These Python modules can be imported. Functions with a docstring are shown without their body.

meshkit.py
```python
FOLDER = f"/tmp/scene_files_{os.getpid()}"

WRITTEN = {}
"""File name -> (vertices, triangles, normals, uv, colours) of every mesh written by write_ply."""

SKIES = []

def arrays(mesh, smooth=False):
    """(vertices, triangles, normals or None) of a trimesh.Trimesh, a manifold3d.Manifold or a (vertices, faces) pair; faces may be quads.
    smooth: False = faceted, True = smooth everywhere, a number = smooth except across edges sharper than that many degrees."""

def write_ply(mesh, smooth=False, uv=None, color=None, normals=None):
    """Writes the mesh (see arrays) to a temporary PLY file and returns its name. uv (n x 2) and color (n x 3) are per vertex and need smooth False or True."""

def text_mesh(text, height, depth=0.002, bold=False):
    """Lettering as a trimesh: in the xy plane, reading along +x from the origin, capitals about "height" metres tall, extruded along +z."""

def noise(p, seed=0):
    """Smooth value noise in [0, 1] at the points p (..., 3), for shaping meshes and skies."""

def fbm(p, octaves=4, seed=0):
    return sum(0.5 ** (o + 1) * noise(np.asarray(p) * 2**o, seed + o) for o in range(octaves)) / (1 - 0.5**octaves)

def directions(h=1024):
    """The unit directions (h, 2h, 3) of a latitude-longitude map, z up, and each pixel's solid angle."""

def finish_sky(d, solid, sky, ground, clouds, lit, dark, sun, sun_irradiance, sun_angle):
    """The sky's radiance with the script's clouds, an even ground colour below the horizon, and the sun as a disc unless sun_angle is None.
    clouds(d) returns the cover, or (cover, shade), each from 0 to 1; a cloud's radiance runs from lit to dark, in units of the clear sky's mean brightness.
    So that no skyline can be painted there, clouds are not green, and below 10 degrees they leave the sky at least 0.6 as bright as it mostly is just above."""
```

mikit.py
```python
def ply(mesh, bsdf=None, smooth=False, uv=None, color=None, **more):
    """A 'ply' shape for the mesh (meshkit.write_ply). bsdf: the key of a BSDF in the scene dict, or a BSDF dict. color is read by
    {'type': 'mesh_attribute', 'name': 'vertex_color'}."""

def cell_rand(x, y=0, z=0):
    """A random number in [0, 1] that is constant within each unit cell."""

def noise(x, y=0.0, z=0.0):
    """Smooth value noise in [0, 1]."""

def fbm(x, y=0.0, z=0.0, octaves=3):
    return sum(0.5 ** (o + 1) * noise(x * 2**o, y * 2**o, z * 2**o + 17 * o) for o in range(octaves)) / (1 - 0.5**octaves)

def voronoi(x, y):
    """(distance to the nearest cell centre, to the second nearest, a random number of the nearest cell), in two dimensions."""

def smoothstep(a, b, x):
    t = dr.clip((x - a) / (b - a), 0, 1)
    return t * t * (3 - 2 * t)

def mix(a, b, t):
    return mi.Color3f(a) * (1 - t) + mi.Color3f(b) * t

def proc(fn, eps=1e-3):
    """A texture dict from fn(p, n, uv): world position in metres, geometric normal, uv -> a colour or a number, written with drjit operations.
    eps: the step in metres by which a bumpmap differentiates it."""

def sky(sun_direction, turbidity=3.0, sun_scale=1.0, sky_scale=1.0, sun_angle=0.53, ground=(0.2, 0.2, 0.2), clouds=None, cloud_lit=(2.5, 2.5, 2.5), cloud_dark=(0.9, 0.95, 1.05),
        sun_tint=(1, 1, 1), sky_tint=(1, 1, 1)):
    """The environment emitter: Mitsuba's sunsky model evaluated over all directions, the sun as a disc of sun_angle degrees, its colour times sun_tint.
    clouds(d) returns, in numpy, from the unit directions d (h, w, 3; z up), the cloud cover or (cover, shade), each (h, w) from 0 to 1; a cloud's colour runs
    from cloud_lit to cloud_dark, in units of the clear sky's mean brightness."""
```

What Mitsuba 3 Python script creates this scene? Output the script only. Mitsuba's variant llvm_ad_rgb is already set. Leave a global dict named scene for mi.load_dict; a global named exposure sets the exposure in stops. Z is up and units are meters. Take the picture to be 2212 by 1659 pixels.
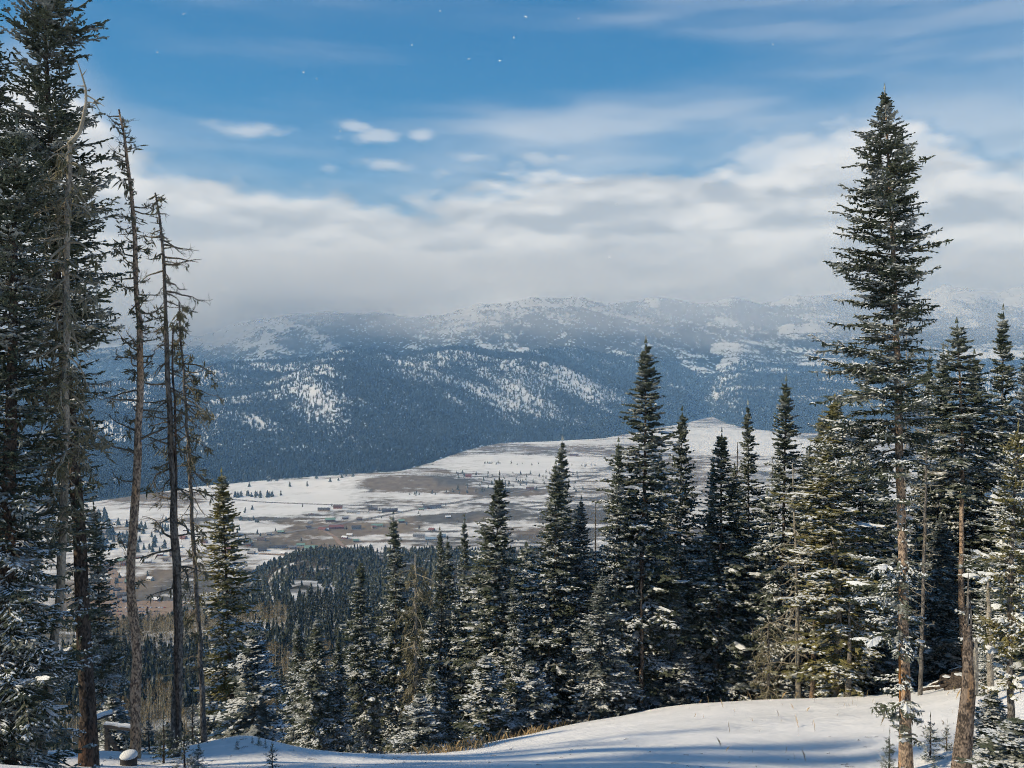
import math, random
import numpy as np, trimesh, drjit as dr, mitsuba as mi, mikit, meshkit
from scipy.interpolate import RBFInterpolator, RegularGridInterpolator
from mikit import noise, fbm, smoothstep, mix

T = mi.ScalarTransform4f
scene, labels = {}, {}

# ------------------------------------------------------------------ camera, light, exposure
W, H, FOV = 1024.0, 768.0, 60.0
F = W / 2 / math.tan(math.radians(FOV / 2))
HORIZON = 356.0
PITCH = math.atan((384 - HORIZON) / F)
FWD = np.array([0, math.cos(PITCH), -math.sin(PITCH)])
UP = np.array([0, math.sin(PITCH), math.cos(PITCH)])
HAZE = 7.0e-5
scene['haze_air'] = {'type': 'homogeneous', 'albedo': {'type': 'rgb', 'value': [0.58, 0.84, 1.0]},
                     'sigma_t': {'type': 'rgb', 'value': [HAZE * .75, HAZE * 1.0, HAZE * 1.45]}}
scene['camera'] = {'type': 'perspective', 'fov': FOV, 'fov_axis': 'x', 'near_clip': 0.1, 'far_clip': 60000.0,
                   'to_world': T().look_at(origin=[0, 0, 0], target=FWD.tolist(), up=[0, 0, 1]),
                   'medium': {'type': 'ref', 'id': 'haze_air'}}
SUN = np.array([-0.74, -0.24, 0.63])
exposure = 1.92


def ss(a, b, x):
    t = np.clip((x - a) / (b - a), 0, 1)
    return t * t * (3 - 2 * t)


def sky_clouds(d):
    az = np.degrees(np.arctan2(d[..., 0], d[..., 1]))
    el = np.degrees(np.arcsin(np.clip(d[..., 2], -1, 1)))
    # noise in direction space, stretched along the horizon
    q = d / np.maximum(np.hypot(d[..., 0], d[..., 1])[..., None], .2)
    big = meshkit.fbm(np.stack([q[..., 0] * 5, q[..., 1] * 5, el * .16], -1), 4, 3)
    puff = meshkit.fbm(np.stack([q[..., 0] * 13, q[..., 1] * 13, el * .50], -1), 5, 11)
    fine = meshkit.fbm(np.stack([q[..., 0] * 34, q[..., 1] * 34, el * 1.3], -1), 4, 23)
    top = 10.6 + 2.6 * (big - .5) + 2.2 * np.exp(-((az - 23) / 7.) ** 2) + 4.5 * np.exp(-((az + 27.5) / 3.5) ** 2) + .8 * np.sin(np.radians(az * 9))
    edge_ = top - el + 3.4 * (puff - .5) + 1.9 * (fine - .5)
    bank = ss(-.9, 1.1, edge_)
    veil = .50 * ss(-3.5, 3.5, top + .6 - el + 6 * (big - .5) + 3.5 * np.exp(-((az - 31) / 6.) ** 2))
    bank = np.maximum(bank, veil * (1 - bank))
    # thin high streaks
    cir = meshkit.fbm(np.stack([q[..., 0] * 2.1 + el * .05, q[..., 1] * 2.1, el * .22], -1), 5, 41)
    cir2 = meshkit.fbm(np.stack([q[..., 0] * 6 + el * .12, q[..., 1] * 6, el * .7], -1), 4, 47)
    cirrus = .40 * ss(.44, .78, cir) * (.35 + .65 * ss(.35, .65, cir2)) * ss(8, 13, el)
    # a row of small fair-weather puffs above the bank
    small = np.zeros_like(el)
    for a, e, ra, re in ((-16.3, 13.6, 1.9, .5), (-8.6, 13.6, 1.7, .45), (-5.9, 13.7, .8, .35), (-11.6, 11.6, 1.0, .35), (-7.9, 12.0, 2.2, .38),
                         (-1.9, 12.6, 2.2, .40), (1.0, 12.5, 2.0, .55), (3.2, 12.6, .9, .3), (-9.9, 14.1, 1.0, .3),
                         (17.0, 12.3, 4.0, 1.2), (-41, 14, 4, 1.2), (44, 15, 4, 1), (38, 13, 3, 1)):
        r = np.hypot((az - a) / ra, (el - e - .18 * (az - a) * (-.12)) / re)
        small = np.maximum(small, ss(1.3, .1, r + 2.4 * (fine - .5) + 1.4 * (puff - .5)))
    cover = 1 - (1 - .97 * bank) * (1 - cirrus) * (1 - .50 * small)
    wx = .16 * (meshkit.fbm(np.stack([q[..., 0] * 6, q[..., 1] * 6, el * .25], -1), 3, 99) - .5)

    def heads(e, sd=77):
        return meshkit.fbm(np.stack([(q[..., 0] + wx) * 11, (q[..., 1] - wx) * 11, e * .52 + 7 * wx], -1), 6, sd)
    lit_ = (heads(el + .8) - heads(el)) * 1.0          # below a head the cloud thickens upwards: grey; on its top it thins: white
    fine_ = meshkit.fbm(np.stack([(q[..., 0] + wx) * 30, (q[..., 1] - wx) * 30, el * 1.5], -1), 4, 81) - .5
    streak = meshkit.fbm(np.stack([q[..., 0] * 4 + 9 + wx * 6, q[..., 1] * 4, el * .8], -1), 5, 79)
    patch = meshkit.fbm(np.stack([q[..., 0] * 5 + 30, q[..., 1] * 5, el * .35], -1), 3, 85)
    shade = .46 + (2.5 * lit_ + .7 * fine_ + 1.1 * (.5 - heads(el))) * ss(1.5, 4.0, el) + .5 * ss(.52, .66, streak) * ss(.42, .6, patch) * ss(12, 9, el) - .45 * ss(1.7, .1, edge_) * ss(.4, .55, patch)
    return np.clip(cover, 0, 1), np.clip(shade * ss(15, 10, el), 0, 1)


scene['sky'] = mikit.sky(SUN.tolist(), turbidity=2.6, sun_scale=.82, sky_scale=1.0, sun_angle=2.6, ground=(.45, .45, .46), clouds=sky_clouds,
                         cloud_lit=(4.9, 5.0, 5.15), cloud_dark=(2.75, 2.95, 3.2), sun_tint=(.93, .975, 1.0), sky_tint=(.092, .50, .71))

# ------------------------------------------------------------------ helpers
rng = np.random.default_rng(7)


def P(px, row, D):
    """The point at depth D (metres along y) seen at a pixel of the 1024 x 768 picture."""
    v = FWD + (px - W / 2) / F * np.array([1., 0, 0]) + (H / 2 - row) / F * UP
    return v * (D / v[1])


K = 1024 / 2212.0          # the photograph was measured on a 2212 wide copy


def Q(x, y, D):
    return P(x * K, y * K, D)


def numbered(name):
    if name not in labels and name not in scene and not any(k.startswith(name + '__') for k in scene):
        return name
    i = 1
    while True:
        k = f'{name}_{i:03d}'
        if k not in labels and k not in scene:
            return k
        i += 1


_next = {}


def key_for(name):
    n = _next.get(name, 0)
    _next[name] = n + 1
    return name if n == 0 else f'{name}_{n:03d}'


def tag(key, label, cat, group=None, kind=None):
    labels[key] = {'label': label, 'category': cat}
    if group:
        labels[key]['group'] = group
    if kind:
        labels[key]['kind'] = kind
    return key


def grid_mesh(xs, ys, zf):
    X, Y = np.meshgrid(xs, ys)
    Z = zf(X, Y)
    n, m = len(ys), len(xs)
    i = (np.arange(n - 1)[:, None] * m + np.arange(m - 1)[None, :]).ravel()
    q = np.stack([i, i + 1, i + m + 1, i + m], -1)
    f = np.vstack([q[:, [0, 1, 2]], q[:, [0, 2, 3]]])
    return trimesh.Trimesh(np.stack([X.ravel(), Y.ravel(), Z.ravel()], -1), f, process=False)


def N2(x, y, s, seed=0, octaves=4):
    return meshkit.fbm(np.stack([x / s, y / s, np.zeros_like(x) + .37], -1), octaves, seed)


def ridged(x, y, s, seed, octaves=5):
    out, a, tot = 0, .5, 0
    for o in range(octaves):
        n = meshkit.noise(np.stack([x / s * 2**o + 7 * o, y / s * 2**o, np.zeros_like(x) + 3.3 * o], -1), seed + o)
        out = out + a * (1 - np.abs(2 * n - 1))
        tot += a
        a *= .5
    return out / tot


def curve(points):
    p = np.array(points, float)
    return lambda v: np.interp(v, p[:, 0], p[:, 1])


def tube_arrays(pts, rad, sides=6, cap=True):
    p = np.asarray(pts, float)
    r = np.broadcast_to(np.asarray(rad, float), (len(p),))
    t = np.gradient(p, axis=0)
    t /= np.linalg.norm(t, axis=1, keepdims=True) + 1e-12
    ref = np.where(np.abs(t[:, 2:]) < .9, [[0, 0, 1.]], [[1., 0, 0]])
    if len(p) > 2:
        ref[:] = [0, 0, 1.] if np.abs(t[len(p) // 2, 2]) < .9 else [1., 0, 0]
    a = np.cross(t, ref)
    a /= np.linalg.norm(a, axis=1, keepdims=True) + 1e-12
    b = np.cross(t, a)
    ang = np.arange(sides) * 2 * np.pi / sides
    v = (p[:, None] + r[:, None, None] * (np.cos(ang)[None, :, None] * a[:, None] + np.sin(ang)[None, :, None] * b[:, None])).reshape(-1, 3)
    i, j = np.meshgrid(np.arange(len(p) - 1), np.arange(sides), indexing='ij')
    q = np.stack([i * sides + j, (i + 1) * sides + j, (i + 1) * sides + (j + 1) % sides, i * sides + (j + 1) % sides], -1).reshape(-1, 4)
    f = np.vstack([q[:, [0, 1, 2]], q[:, [0, 2, 3]]])
    if cap:
        k = (len(p) - 1) * sides
        f = np.vstack([f, [[k, k + m, k + m + 1] for m in range(1, sides - 1)], [[0, m + 1, m] for m in range(1, sides - 1)]])
    return v, f


class MB:
    """Collects pieces of one mesh."""

    def __init__(self):
        self.v, self.f, self.n = [], [], 0

    def add(self, v, f):
        self.v.append(np.asarray(v, float))
        self.f.append(np.asarray(f, int) + self.n)
        self.n += len(v)
        return self

    def tube(self, pts, rad, sides=6):
        return self.add(*tube_arrays(pts, rad, sides))

    def box(self, size, at, rz=0., ry=0.):
        b = trimesh.creation.box(size)
        M = trimesh.transformations.euler_matrix(0, ry, rz)
        M[:3, 3] = at
        b.apply_transform(M)
        return self.add(b.vertices, b.faces)

    def mesh(self):
        return trimesh.Trimesh(np.vstack(self.v), np.vstack(self.f), process=False)


# ------------------------------------------------------------------ materials
def diffuse(fn):
    return {'type': 'twosided', 'b': {'type': 'diffuse', 'reflectance': mikit.proc(fn) if callable(fn) else {'type': 'rgb', 'value': list(fn)}}}


def rough(fn, r=.7, spec=.3, **more):
    return {'type': 'twosided', 'b': {'type': 'principled', 'base_color': mikit.proc(fn) if callable(fn) else {'type': 'rgb', 'value': list(fn)}, 'roughness': r, 'specular': spec, **more}}


def C(r, g, b):
    return mi.Color3f(r, g, b)


SNOWC = (.80, .82, .85)


def snow_fn(p, n, uv):
    a = fbm(p.x * .5, p.y * .9, p.z * .5, 3)
    b = noise(p.x * 9, p.y * 9, p.z * 9)
    return mix((.70, .715, .735), (.82, .83, .85), smoothstep(.25, .75, a * .75 + b * .25))


scene['snow_ground'] = {'type': 'bumpmap', 'arbitrary': mikit.proc(lambda p, n, uv: fbm(p.x * .9, p.y * 2.6, 0., 4) * .17 + noise(p.x * 3.1, p.y * 9) * .03 + noise(p.x * 14, p.y * 14) * .008, 5e-3), 'scale': 1.0, 'bsdf': diffuse(snow_fn)}
scene['snow_bough'] = diffuse((.70, .735, .765))


def bush_fn(p, n, uv):
    """Forest floor of the far slopes: snow between the trees, dark needle litter and rock where it has blown off."""
    a = fbm(p.x * .006, p.y * .006, p.z * .006, 4)
    b = fbm(p.x * .05, p.y * .05, p.z * .05, 3)
    t = smoothstep(.52, .68, a * .55 + b * .45)
    return mix((.060, .062, .055), (.62, .64, .67), t)


scene['slope_floor'] = diffuse(bush_fn)


def cover_fn(kx, ky):
    """Conifer forest broken by snow at the size of single trees and glades; u holds how open the forest is."""
    def fn(p, n, uv):
        b = fbm(p.x * kx, p.y * ky, p.z * kx, 3)
        c = noise(p.x * kx * 3.1, p.y * ky * 3.1, p.z * kx * 3.1)
        th = .68 - .40 * uv.x
        t = smoothstep(th - .07, th + .08, b * .45 + c * .55)
        return mix((.026, .037, .036), mix((.55, .59, .62), (.70, .72, .74), uv.x), t)
    return fn


scene['front_cover'] = diffuse(cover_fn(.045, .011))
scene['far_cover'] = diffuse(cover_fn(.024, .006))


def ell(p, x, y, rx, ry, rot=0.):
    c, s = math.cos(rot), math.sin(rot)
    u = ((p.x - x) * c + (p.y - y) * s) / rx
    v = (-(p.x - x) * s + (p.y - y) * c) / ry
    return smoothstep(1.0, .55, dr.sqrt(u * u + v * v))


BROWN = []   # filled below: fields blown free of snow
WHITE = []


def valley_fn(p, n, uv):
    w = fbm(p.x * .004, p.y * .0016, 0., 4)                      # large drifts
    s = fbm(p.x * .010 + 3 * w, p.y * .028, 5., 4)               # wind streaks
    g = fbm(p.x * .07, p.y * .05, 9., 3)
    fr = fbm(p.x * .030, p.y * .075, 2., 3)
    t = .095 + .60 * w + .75 * (s - .5) + .34 * (g - .5) + .40 * (fr - .5)
    for e in BROWN:
        t = t - e[5] * ell(p, *e[:5])
    for e in WHITE:
        t = t + e[5] * ell(p, *e[:5])
    snow = .80 * smoothstep(.20, .50, t) + .20 * smoothstep(.45, .85, t + .5 * (g - .5))
    h = fbm(p.x * .006, p.y * .004, 20., 3)
    earth = mix((.120, .110, .090), (.195, .155, .108), smoothstep(.40, .62, h)) * (.65 + .7 * g)
    return earth * (1 - snow) + mix((.72, .72, .71), (.82, .82, .82), s) * snow


# ------------------------------------------------------------------ terrain: the ski slope and the wooded hillside below it
PTS = []     # (x, y, z)


def ctl(px, row, D):
    PTS.append(P(px, row, D))


for px, row, D in ((1024, 667, 45), (926, 694, 43), (860, 702, 45), (787, 708, 46), (700, 713, 46), (648, 717, 46), (590, 725, 43), (532, 734, 39), (470, 749, 34), (430, 757, 31),
                   (250, 738, 26), (215, 742, 26), (275, 744, 26.5), (300, 751, 27), (370, 757, 29),
                   (134, 759, 22), (100, 757, 22), (172, 757, 23.5), (905, 772, 24), (512, 772, 20), (420, 770, 20), (300, 766, 20), (700, 772, 20), (962, 776, 21), (1024, 740, 24), (1010, 768, 21.5),
                   (60, 772, 18), (0, 768, 17), (-120, 755, 17), (1150, 690, 26), (1200, 640, 45)):
    ctl(px, row, D)
PTS += [np.array(q) for q in ((0, 0, -1.65), (-3, 0, -1.6), (3, 0, -1.5), (0, 6, -4.1), (-5, 6, -3.9), (6, 6, -3.7), (0, 12, -6.4), (-8, 12, -5.6), (9, 12, -5.6), (0, -8, 2.0), (-8, -8, 2.5), (8, -8, 2.8))]
for px in (-150, 60, 200, 330, 460, 600, 750, 900, 1100):
    ctl(px, 815 if px < 500 else 830 - .12 * (px - 500), 62)
    ctl(px, 850, 85)
    ctl(px, 840, 130)
    ctl(px, 800, 180)
for px in (-200, 40, 180):
    ctl(px, 760, 240), ctl(px, 690, 330), ctl(px, 650, 430), ctl(px, 628, 540), ctl(px, 640, 640), ctl(px, 690, 780), ctl(px, 660, 1000), ctl(px, 640, 1400)
for px in (230,):
    ctl(px, 745, 240), ctl(px, 685, 330), ctl(px, 640, 440), ctl(px, 618, 560), ctl(px, 610, 660), ctl(px, 640, 800), ctl(px, 640, 1000), ctl(px, 620, 1500)
for px in (270, 330, 420, 520, 640):
    ctl(px, 735, 240), ctl(px, 680, 330), ctl(px, 632, 450), ctl(px, 606, 580), ctl(px, 582, 760), ctl(px, 563 + .02 * max(0, 330 - px) * 10, 980), ctl(px, 555 + .25 * max(0, 320 - px), 1180), ctl(px, 572, 1330), ctl(px, 610, 1500)
for px in (800, 1000, 1250):
    ctl(px, 720, 240), ctl(px, 660, 330), ctl(px, 610, 450), ctl(px, 590, 580), ctl(px, 570, 760), ctl(px, 556, 980), ctl(px, 550, 1180), ctl(px, 570, 1330), ctl(px, 610, 1500)
PTS = np.array(PTS)


def uv_of(x, y):
    y = np.maximum(y, -14.)
    return np.stack([np.clip(x / (y + 20), -1.0, 1.0) * 1.6, np.log(y + 20)], -1)


_rbf = RBFInterpolator(uv_of(PTS[:, 0], PTS[:, 1]), PTS[:, 2] / (PTS[:, 1] + 20), kernel='thin_plate_spline', smoothing=2e-5)


def slope_z(x, y):
    x, y = np.broadcast_arrays(np.asarray(x, float), np.asarray(y, float))
    z = _rbf(uv_of(x.ravel(), y.ravel())).reshape(x.shape) * (np.maximum(y, -14.) + 20)
    near = ss(90, 40, y)
    z = z + near * (.34 * (N2(x, y, 6.5, 5, 3) - .5) + .20 * (N2(x * .45, y * 1.5, 1.9, 8, 4) - .5) + .16 * np.maximum(ridged(x * .30 + .1 * y, y * 1.1, 2.6, 15, 3) - .62, 0))
    far = ss(110, 260, y)
    return z + far * (10 * (N2(x, y, 90, 3, 4) - .5))


scene['snow_slope'] = mikit.ply(grid_mesh(np.arange(-48, 62.01, .42), np.arange(-9, 76, .36), slope_z), 'snow_ground', smooth=True)
tag('snow_slope', 'smooth snow covered slope falling away in the foreground', 'snow', kind='structure')
scene['hillside'] = mikit.ply(grid_mesh(np.concatenate([np.arange(-1100, -120, 14), np.arange(-120, 140, 6), np.arange(140, 1300, 14)]),
                                        np.concatenate([np.arange(70, 260, 5), np.arange(260, 1560, 12)]), lambda x, y: slope_z(x, y) - 1.5 * ss(90, 70, y)), 'slope_floor', smooth=True)
tag('hillside', 'wooded hillside dropping towards the valley', 'hillside', kind='structure')

# ------------------------------------------------------------------ valley floor and mountains
VZ = -390.0


def Dv(row):
    return -VZ * F / (row - HORIZON)


def valley_xy(x, y):
    """Valley floor point seen at (x, y) of the 2212 wide copy."""
    row = y * K
    v = FWD + (x * K - W / 2) / F * np.array([1., 0, 0]) + (H / 2 - row) / F * UP
    return v[:2] * (VZ / v[2])


def valley_z(x, y):
    kx, ky = valley_xy(860, 1046)
    k = np.hypot((x - kx) / 330, (y - ky) / 190)
    return VZ + 6 * (N2(x, y, 700, 31, 3) - .5) + 26 * np.exp(-k * k * 1.6)


def fld(x, y, rx, ry, amt, rot=0.):
    a = valley_xy(x, y)
    b, c = valley_xy(x + rx, y), valley_xy(x, y - ry)
    return (float(a[0]), float(a[1]), float(abs(b[0] - a[0])), float(abs(c[1] - a[1])), rot, amt)


BROWN += [fld(890, 1054, 150, 14, .42), fld(1090, 1064, 130, 10, .34), fld(760, 1142, 190, 17, .45, .10), fld(1000, 1118, 180, 13, .45, .2), fld(420, 1270, 330, 55, .34), fld(640, 1175, 160, 12, .35),
          fld(1250, 1120, 110, 35, .25), fld(330, 1068, 110, 16, .3), fld(240, 1290, 120, 40, .3), fld(1180, 985, 110, 6, .12), fld(1200, 1160, 100, 22, .3), fld(1350, 1010, 190, 8, .16), fld(520, 1120, 130, 6, .25)]
WHITE += [fld(600, 1085, 210, 32, .5), fld(560, 1140, 90, 12, .35), fld(1120, 1000, 260, 22, .55), fld(300, 1110, 130, 14, .45), fld(500, 1050, 280, 16, .5), fld(1560, 950, 220, 30, .6), fld(610, 1200, 80, 9, .35), fld(1250, 950, 250, 12, .3), fld(230, 1245, 50, 8, .6), fld(1230, 1135, 130, 7, .5)]
scene['valley_cover'] = diffuse(valley_fn)
scene['valley_floor'] = mikit.ply(grid_mesh(np.arange(-6500, 9001, 60.), np.arange(900, 12001, 60.), valley_z), 'valley_cover', smooth=True)
tag('valley_floor', 'broad valley floor of snow fields and brown grassland', 'valley', kind='structure')


def azpx(x, y):
    return W / 2 + F * x / y


# the base line (distance) and crest line (distance, height) of the near, wooded mountain, by direction
front_base = curve([(-400, 1900), (-100, 2150), (88, 2370), (204, 2661), (333, 2859), (398, 2982), (430, 3233), (463, 3641), (500, 3953), (546, 4022), (602, 4168), (625, 4379), (657, 4805), (685, 5117), (704, 5600), (712, 5700), (724, 5241), (741, 4805), (787, 4493), (900, 4450), (1024, 4400), (1400, 4000)])
front_crest = curve([(-400, 405), (-100, 395), (88, 386), (204, 371), (300, 360), (345, 351), (400, 357), (450, 349), (500, 355), (550, 349), (600, 354), (650, 346), (690, 351), (740, 342), (800, 348), (860, 341), (940, 347), (1024, 343), (1400, 340)])
front_cd = curve([(-400, 4800), (88, 5000), (430, 5900), (520, 6300), (600, 7200), (690, 8300), (740, 8500), (800, 8400), (1024, 8400), (1400, 8000)])


SPURS = [(*P(520, 368, 5400)[:2], *P(704, 415, 5500)[:2], 120., 420.), (*P(980, 380, 6300)[:2], *P(740, 420, 6000)[:2], 90., 420.), (*P(330, 380, 4600)[:2], *P(470, 440, 3500)[:2], 80., 300.)]


def front_rel(x, y):
    u, v = x * .80 + y * .60, -x * .60 + y * .80
    wu = u + 260 * (N2(x, y, 900, 61, 3) - .5)
    return .62 * ridged(wu * 1.25, v * .62, 950, 60, 4) + .38 * ridged(wu * 1.1 + 40, v * .42, 360, 66, 4)


def front_z(x, y):
    a = azpx(x, y)
    b, cd, cr = front_base(a), front_cd(a), front_crest(a)
    zc = np.maximum((HORIZON - cr) / F * cd, VZ + 4)
    t = (y - b) / (cd - b)
    g = np.clip(t, -.3, 1)
    g = np.where(g > 0, np.abs(g) ** 1.15, g * .35)
    z = VZ + (zc - VZ) * g
    amp = ss(0, .30, t) * ss(1.9, .75, t) * (.55 + .45 * ss(5200, 3000, y))
    z = z + amp * (255 * (front_rel(x, y) - .62) + 40 * (N2(x, y, 230, 66, 4) - .5))
    for ax, ay, bx, by, hgt, wid in SPURS:      # long spurs running down to the valley mouth
        k = np.clip(((x - ax) * (bx - ax) + (y - ay) * (by - ay)) / ((bx - ax) ** 2 + (by - ay) ** 2), 0, 1)
        dd = np.hypot(x - ax - k * (bx - ax), y - ay - k * (by - ay)) + 120 * (N2(x, y, 420, 68, 3) - .5)
        z = z + hgt * (1 - .55 * k) * np.exp(-(dd / wid) ** 2) * ss(0, .12, t)
    z = np.where(t < 0, VZ - 14 + 14 * ss(-.06, 0, t), z)
    return np.where(t > 1, z - 270 * (t - 1), z)


def openness(x, y, zf, rel, seed, alt=None, step=45.):
    """How open the forest is, 0 to 1: thin on crests and on slopes that look to the south-west, closed in the ravines."""
    zx = (zf(x + step, y) - zf(x - step, y)) / (2 * step)
    zy = (zf(x, y + step) - zf(x, y - step)) / (2 * step)
    sunny = zx * .75 + zy * .55
    o = 1.5 * (rel - .66) + 1.3 * sunny + 1.0 * (N2((.9 * x - .45 * y) * .30, .45 * x + .9 * y, 300, seed, 4) - .5) + 1.5 * (N2((.8 * x - .6 * y) * .5, .6 * x + .8 * y, 110, seed + 3, 4) - .5)
    return o if alt is None else o + alt


def opened(o, lo, hi):
    """From closed at the lo-th percentile of o to open at the hi-th."""
    p, q = np.percentile(o, [lo, hi])
    return lambda v: ss(p, q, v)


gx_, gy_ = np.arange(-4300, 5400, 34.), np.arange(1900, 9400, 34.)
fm = grid_mesh(gx_, gy_, front_z)
_X, _Y, _Z = fm.vertices.T
_in = (_Y > front_base(azpx(_X, _Y))) & (np.abs(azpx(_X, _Y) - 560) < 480) & (_Y < front_cd(azpx(_X, _Y)))
_op = opened(openness(_X[_in], _Y[_in], front_z, front_rel(_X[_in], _Y[_in]), 147), 22, 98.5)
fo = lambda x, y: _op(openness(x, y, front_z, front_rel(x, y), 147)) * ss(.05, .22, (y - front_base(azpx(x, y))) / 3000.)
cov = fo(fm.vertices[:, 0], fm.vertices[:, 1])
zg_ = RegularGridInterpolator((gy_, gx_), fm.vertices[:, 2].reshape(len(gy_), len(gx_)), bounds_error=False, fill_value=None)
cg_ = RegularGridInterpolator((gy_, gx_), cov.reshape(len(gy_), len(gx_)), bounds_error=False, fill_value=0.)
scene['wooded_mountain'] = mikit.ply(fm, 'front_cover', smooth=True, uv=np.column_stack([cov, 0 * cov]))
tag('wooded_mountain', 'dark wooded mountain with snow between its trees beyond the valley', 'mountain', kind='structure')

RIDGES = [  # name, crest rows by pixel column, distance, depth of the front slope, roughness, seed
    ('middle_ridge', [(-400, 372), (0, 362), (110, 352), (204, 345), (290, 316), (333, 311), (375, 312), (410, 320), (440, 321), (480, 309), (530, 305), (575, 305), (640, 322), (700, 330), (780, 333), (900, 330), (1024, 328), (1400, 330)], 9000, 3200, 380, 80),
    ('snowy_range', [(-400, 362), (100, 362), (333, 356), (440, 330), (520, 308), (560, 303), (610, 302), (640, 299), (660, 296), (700, 303), (735, 296), (760, 303), (800, 296), (840, 292), (880, 300), (915, 302), (945, 291), (975, 291), (1000, 299), (1024, 294), (1150, 288), (1400, 300)], 13000, 4200, 470, 90),
]
for name, crest, dist, depth, amp, seed in RIDGES:
    cf = curve(crest)

    def rrel(x, y, seed=seed):
        wx = x + 420 * (N2(x, y, 1300, seed + 21, 3) - .5)
        return .6 * ridged(wx * .85 + .35 * y, y * .50 - .15 * x, 1500, seed, 5) + .4 * ridged(wx + .3 * y, y * .35, 560, seed + 3, 4)

    def rz(x, y, cf=cf, dist=dist, depth=depth, amp=amp, seed=seed, rrel=rrel):
        a = azpx(x, y)
        a = a + 6 * (N2(x, y, 500, seed + 9, 3) - .5)
        zc = (HORIZON - cf(a)) / F * dist
        t = (y - (dist - depth)) / depth
        g = np.clip(t, 0, 1)
        z = VZ + (zc - VZ) * (.25 * g + .75 * g ** 1.6)
        rel = amp * (rrel(x, y) - .62) + .22 * amp * (N2(x, y, 350, seed + 5, 4) - .5)
        z = z + rel * ss(0, .3, t) * np.where(t < 1, .14 + .86 * ss(1.0, .66, t), 1)
        return np.where(t > 1, z - .45 * (y - dist), z)
    rm = grid_mesh(np.arange(-9500, 11500, 55. if dist < 10000 else 75.), np.arange(dist - depth, dist + 700, 50.), rz)
    X, Y, Z = rm.vertices.T
    hi_ = .55 * ss(620, 950, Z + 180 * (N2(X, Y, 700, seed + 31, 3) - .5)) - (.10 if dist < 10000 else .0)
    o_ = openness(X, Y, rz, rrel(X, Y), seed + 40, None, 60.)
    cov = opened(o_, 50, 99.6)(o_ + hi_ * np.std(o_) * 3.4)
    scene[name] = mikit.ply(rm, 'far_cover', smooth=True, uv=np.column_stack([cov, 0 * cov]))
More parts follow.
